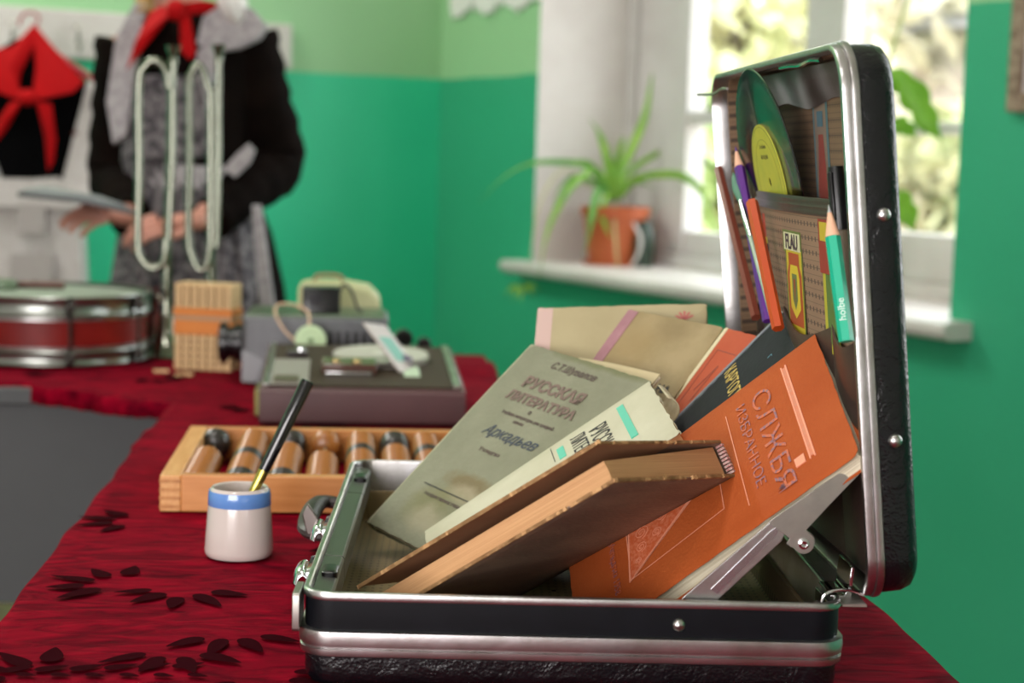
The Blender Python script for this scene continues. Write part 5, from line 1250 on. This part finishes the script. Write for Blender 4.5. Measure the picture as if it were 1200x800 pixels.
hr = MB(); hr.loft([[(hc.x+rx*cos(2*pi*k/24), hc.y+.012+ry*sin(2*pi*k/24), hc.z+z+(.05 if sin(2*pi*k/24) < -.3 and z < .03 else 0)) for k in range(24)] for z, rx, ry in ((-.08, .075, .088), (-.03, .084, .098), (.04, .088, .104), (.09, .072, .088), (.13, .03, .035), (.137, .003, .003))])
hr.build('hair', mHair, pe)
for s_, a, b in ((1, (272, -30), (258, 28)), (-1, (168, -30), (170, 18))):
    MB().tube(smoothpts([hc+Vector((s_*.08, .0, -.02)), pp(*a, -.06), pp(*b, -.11)], 8), [.020]*6+[.018]*11, 10).build('braid', mHair, pe)
MB().lathe([(.002, -.03), (.045, -.018), (.055, 0), (.045, .018), (.002, .03)], 16, T(pp(272, 2, -.10)) @ R(70, 'Y')).build('hair_bow', mat('white_bow', '#DDD8D6', .8), pe)
# dress: bodice, skirt, sleeves follow the body
mDr = mat('dark_brown_dress', '#0A0605', .9, c2='#150D0A', nscale=14, spec=.05)
mbb = MB()
def dsec(px0, px1, py, dep, yo=0):
    a = pp(px0, py); b = pp(px1, py); c = (a+b)/2; rx = (b.x-a.x)/2
    return [(c.x+rx*cos(2*pi*k/36), yo+dep*sin(2*pi*k/36), c.z) for k in range(36)]
mbb.loft([dsec(118, 352, 560, .22), dsec(120, 350, 480, .21), dsec(128, 342, 400, .19), dsec(138, 332, 330, .165), dsec(150, 318, 270, .14), dsec(160, 296, 215, .115), dsec(152, 296, 160, .12), dsec(140, 306, 100, .12), dsec(138, 314, 60, .11), dsec(146, 306, 34, .095), dsec(178, 250, 16, .06), dsec(185, 232, 6, .05)])
mbb.build('dress', mDr, pe)
def sleeve(a, b, c, r0, r1, r2):
    pts = smoothpts([a, (a+b)/2, b, (b+c)/2, c], 7); N_ = len(pts)
    return MB().tube(pts, [(r0+(r1-r0)*min(1, i/(N_*.5)) if i < N_*.5 else r1+(r2-r1)*(i/N_-.5)*2)*(1+.05*sin(i*2.1)) for i in range(N_)], 16)
sleeve(shoL+Vector((-.03, 0, .005)), elL, wrL+Vector((.02, .03, 0)), .078, .060, .040).build('sleeve', mDr, pe)
sleeve(shoR+Vector((.03, 0, .005)), elR, wrR+Vector((0, .03, 0)), .078, .056, .040).build('sleeve', mDr, pe)
# hands with five fingers each
def hand(w, tip, side, name):
    d = (tip-w); L = .165; d.normalize(); up_ = Vector((0, -.55, .85)); up_ = (up_-d*up_.dot(d)).normalized(); lat = d.cross(up_)*side
    ch = [[(w, .024), (w+d*.04, (.030, .018)), (w+d*.075, (.036, .015))]]
    n0 = 2
    out = skin([[(w-d*.02, .024), (w+d*.03, (.026, .018)), (w+d*.075, (.034, .014))]], name, mSkin, pe, 2)
    for k, (o_, ln) in enumerate(((-.027, .062), (-.009, .075), (.009, .070), (.026, .055))):
        b0 = w+d*.070+lat*o_
        skin([[(b0, .0085), (b0+d*ln*.5-up_*.008, .0078), (b0+d*ln*.85-up_*.026, .0070), (b0+d*ln*.95-up_*.040, .0058)]], 'finger', mSkin, out, 1)
    b0 = w+d*.025-lat*.028
    skin([[(b0, .0105), (b0+d*.03-lat*.016, .0095), (b0+d*.055-lat*.014-up_*.006, .0075)]], 'thumb', mSkin, out, 1)
    return out
hand(wrL+Vector((.0, -.005, 0)), handL+Vector((-.03, -.02, .0)), 1, 'hand')
hand(wrR+Vector((0, -.01, .004)), handR+Vector((-.0, -.05, .022)), -1, 'hand')
# lace apron over the dress
mLace = mat('grey_lace', '#777174', .9, c2='#39343A', nscale=55, namt=.9, bump=.5)
mLaceL = mat('pale_lace_edge', '#B9B3B6', .9, c2='#8F898D', nscale=70)
ap = MB()
def asec(px0, px1, py, dep):
    a = pp(px0, py); b = pp(px1, py); c = (a+b)/2; rx = (b.x-a.x)/2
    n = 20; return c, rx, dep
rows = [(152, 252, 150, .125), (150, 268, 190, .120), (158, 292, 215, .122), (148, 308, 270, .150), (140, 318, 330, .176), (132, 322, 400, .200), (128, 326, 480, .220)]
vs = []; n = 28
for (p0, p1, py, dep) in rows:
    a = pp(p0, py); b = pp(p1, py); c = (a+b)/2; rx = (b.x-a.x)/2
    for k in range(n+1):
        u = -1+2*k/n; vs.append((c.x+rx*u, -dep*sqrt(max(.02, 1-.8*u*u))-.006*sin(k*2.3)-.006, c.z))
fs = [(j*(n+1)+i, j*(n+1)+i+1, (j+1)*(n+1)+i+1, (j+1)*(n+1)+i) for j in range(len(rows)-1) for i in range(n)]
o = MB().add(vs, fs).build('lace_apron', mLace, pe); sm = o.modifiers.new('s', 'SOLIDIFY'); sm.thickness = .003
flat(pe, [(160, 88), (236, 88), (246, 150), (240, 185), (160, 185), (152, 140)], .01, mLace, 'apron_bib', y0=-.135, Y=PYp)
flat(pe, [(138, 40), (152, 22), (168, 30), (160, 90), (150, 160), (134, 170), (126, 120)], .03, mLaceL, 'ruffled_strap', y0=-.115, Y=PYp)
flat(pe, [(232, 60), (252, 45), (262, 60), (250, 90), (246, 130), (236, 120)], .03, mLaceL, 'ruffled_strap', y0=-.125, Y=PYp)
o = flat(pe, [(232, 52), (240, 20), (262, 6), (296, 10), (314, 30), (305, 46), (280, 58), (250, 62)], .05, mLaceL, 'lace_collar', y0=-.10, Y=PYp)
flat(pe, [(146, 30), (160, 4), (176, 6), (170, 26), (156, 60), (146, 70)], .04, mLaceL, 'lace_collar', y0=-.10, Y=PYp)
wb_ = MB(); wb_.loft([dsec(157, 293, 222, .128), dsec(155, 296, 214, .131), dsec(155, 296, 200, .131), dsec(157, 294, 193, .127)], cap=False); wb_.build('apron_sash', mLaceL, pe)
flat(pe, [(262, 198), (280, 178), (292, 168), (299, 176), (294, 190), (276, 208)], .02, mLaceL, 'sash_bow', y0=-.125, Y=PYp)
flat(pe, [(296, 240), (306, 240), (322, 360), (330, 470), (300, 470), (304, 350)], .02, mLaceL, 'apron_edge', y0=-.15, Y=PYp)
# red neckerchief
tri_cloth(pe, [(190, 6, -.13), (204, 14, -.15), (196, 22, -.15), (160, 66, -.16), (148, 82, -.16), (158, 50, -.16), (176, 14, -.13)], PYp, mRed, 'neckerchief')
tri_cloth(pe, [(206, 10, -.15), (222, 18, -.15), (229, 62, -.16), (222, 70, -.16), (212, 60, -.16), (210, 30, -.15)], PYp, mRed, 'neckerchief')
tri_cloth(pe, [(212, 4, -.14), (240, 0, -.12), (258, 4, -.10), (256, 14, -.10), (236, 16, -.12), (214, 18, -.14)], PYp, mRed, 'neckerchief')
MB().lathe([(.002, -.02), (.017, -.013), (.021, 0), (.017, .013), (.002, .02)], 16, T(pp(206, 12, -.16)) @ R(90, 'Y')).build('neckerchief_knot', mRed, pe)
# grey folder in the right hand
fa = [aty(x, y, PYp+d) for x, y, d in ((20, 224, -.33), (100, 232, -.36), (158, 246, -.33), (120, 232, -.20), (48, 219, -.18))]
c = sum(fa, Vector())/5; FM = T(c)
t = thing('folder', 'flat grey folder held open before the hanging apron', 'folder', FM)
mb = MB(); P = [p-c for p in fa]
mb.loft([[tuple(p+Vector((0, 0, dz))) for p in P] for dz in (-.010, 0)]); mb.build('cover', mat('grey_board', '#4C5053', .4, c2='#5A5E60', nscale=10), t, bevel=.002)
mb = MB(); mb.loft([[tuple(Vector((p.x*.9, p.y*.9, p.z*.9))+Vector((0, 0, dz))) for p in P] for dz in (.0002, .004)]); mb.build('papers', mat('pale_grey_paper', '#85898B', .6), t)
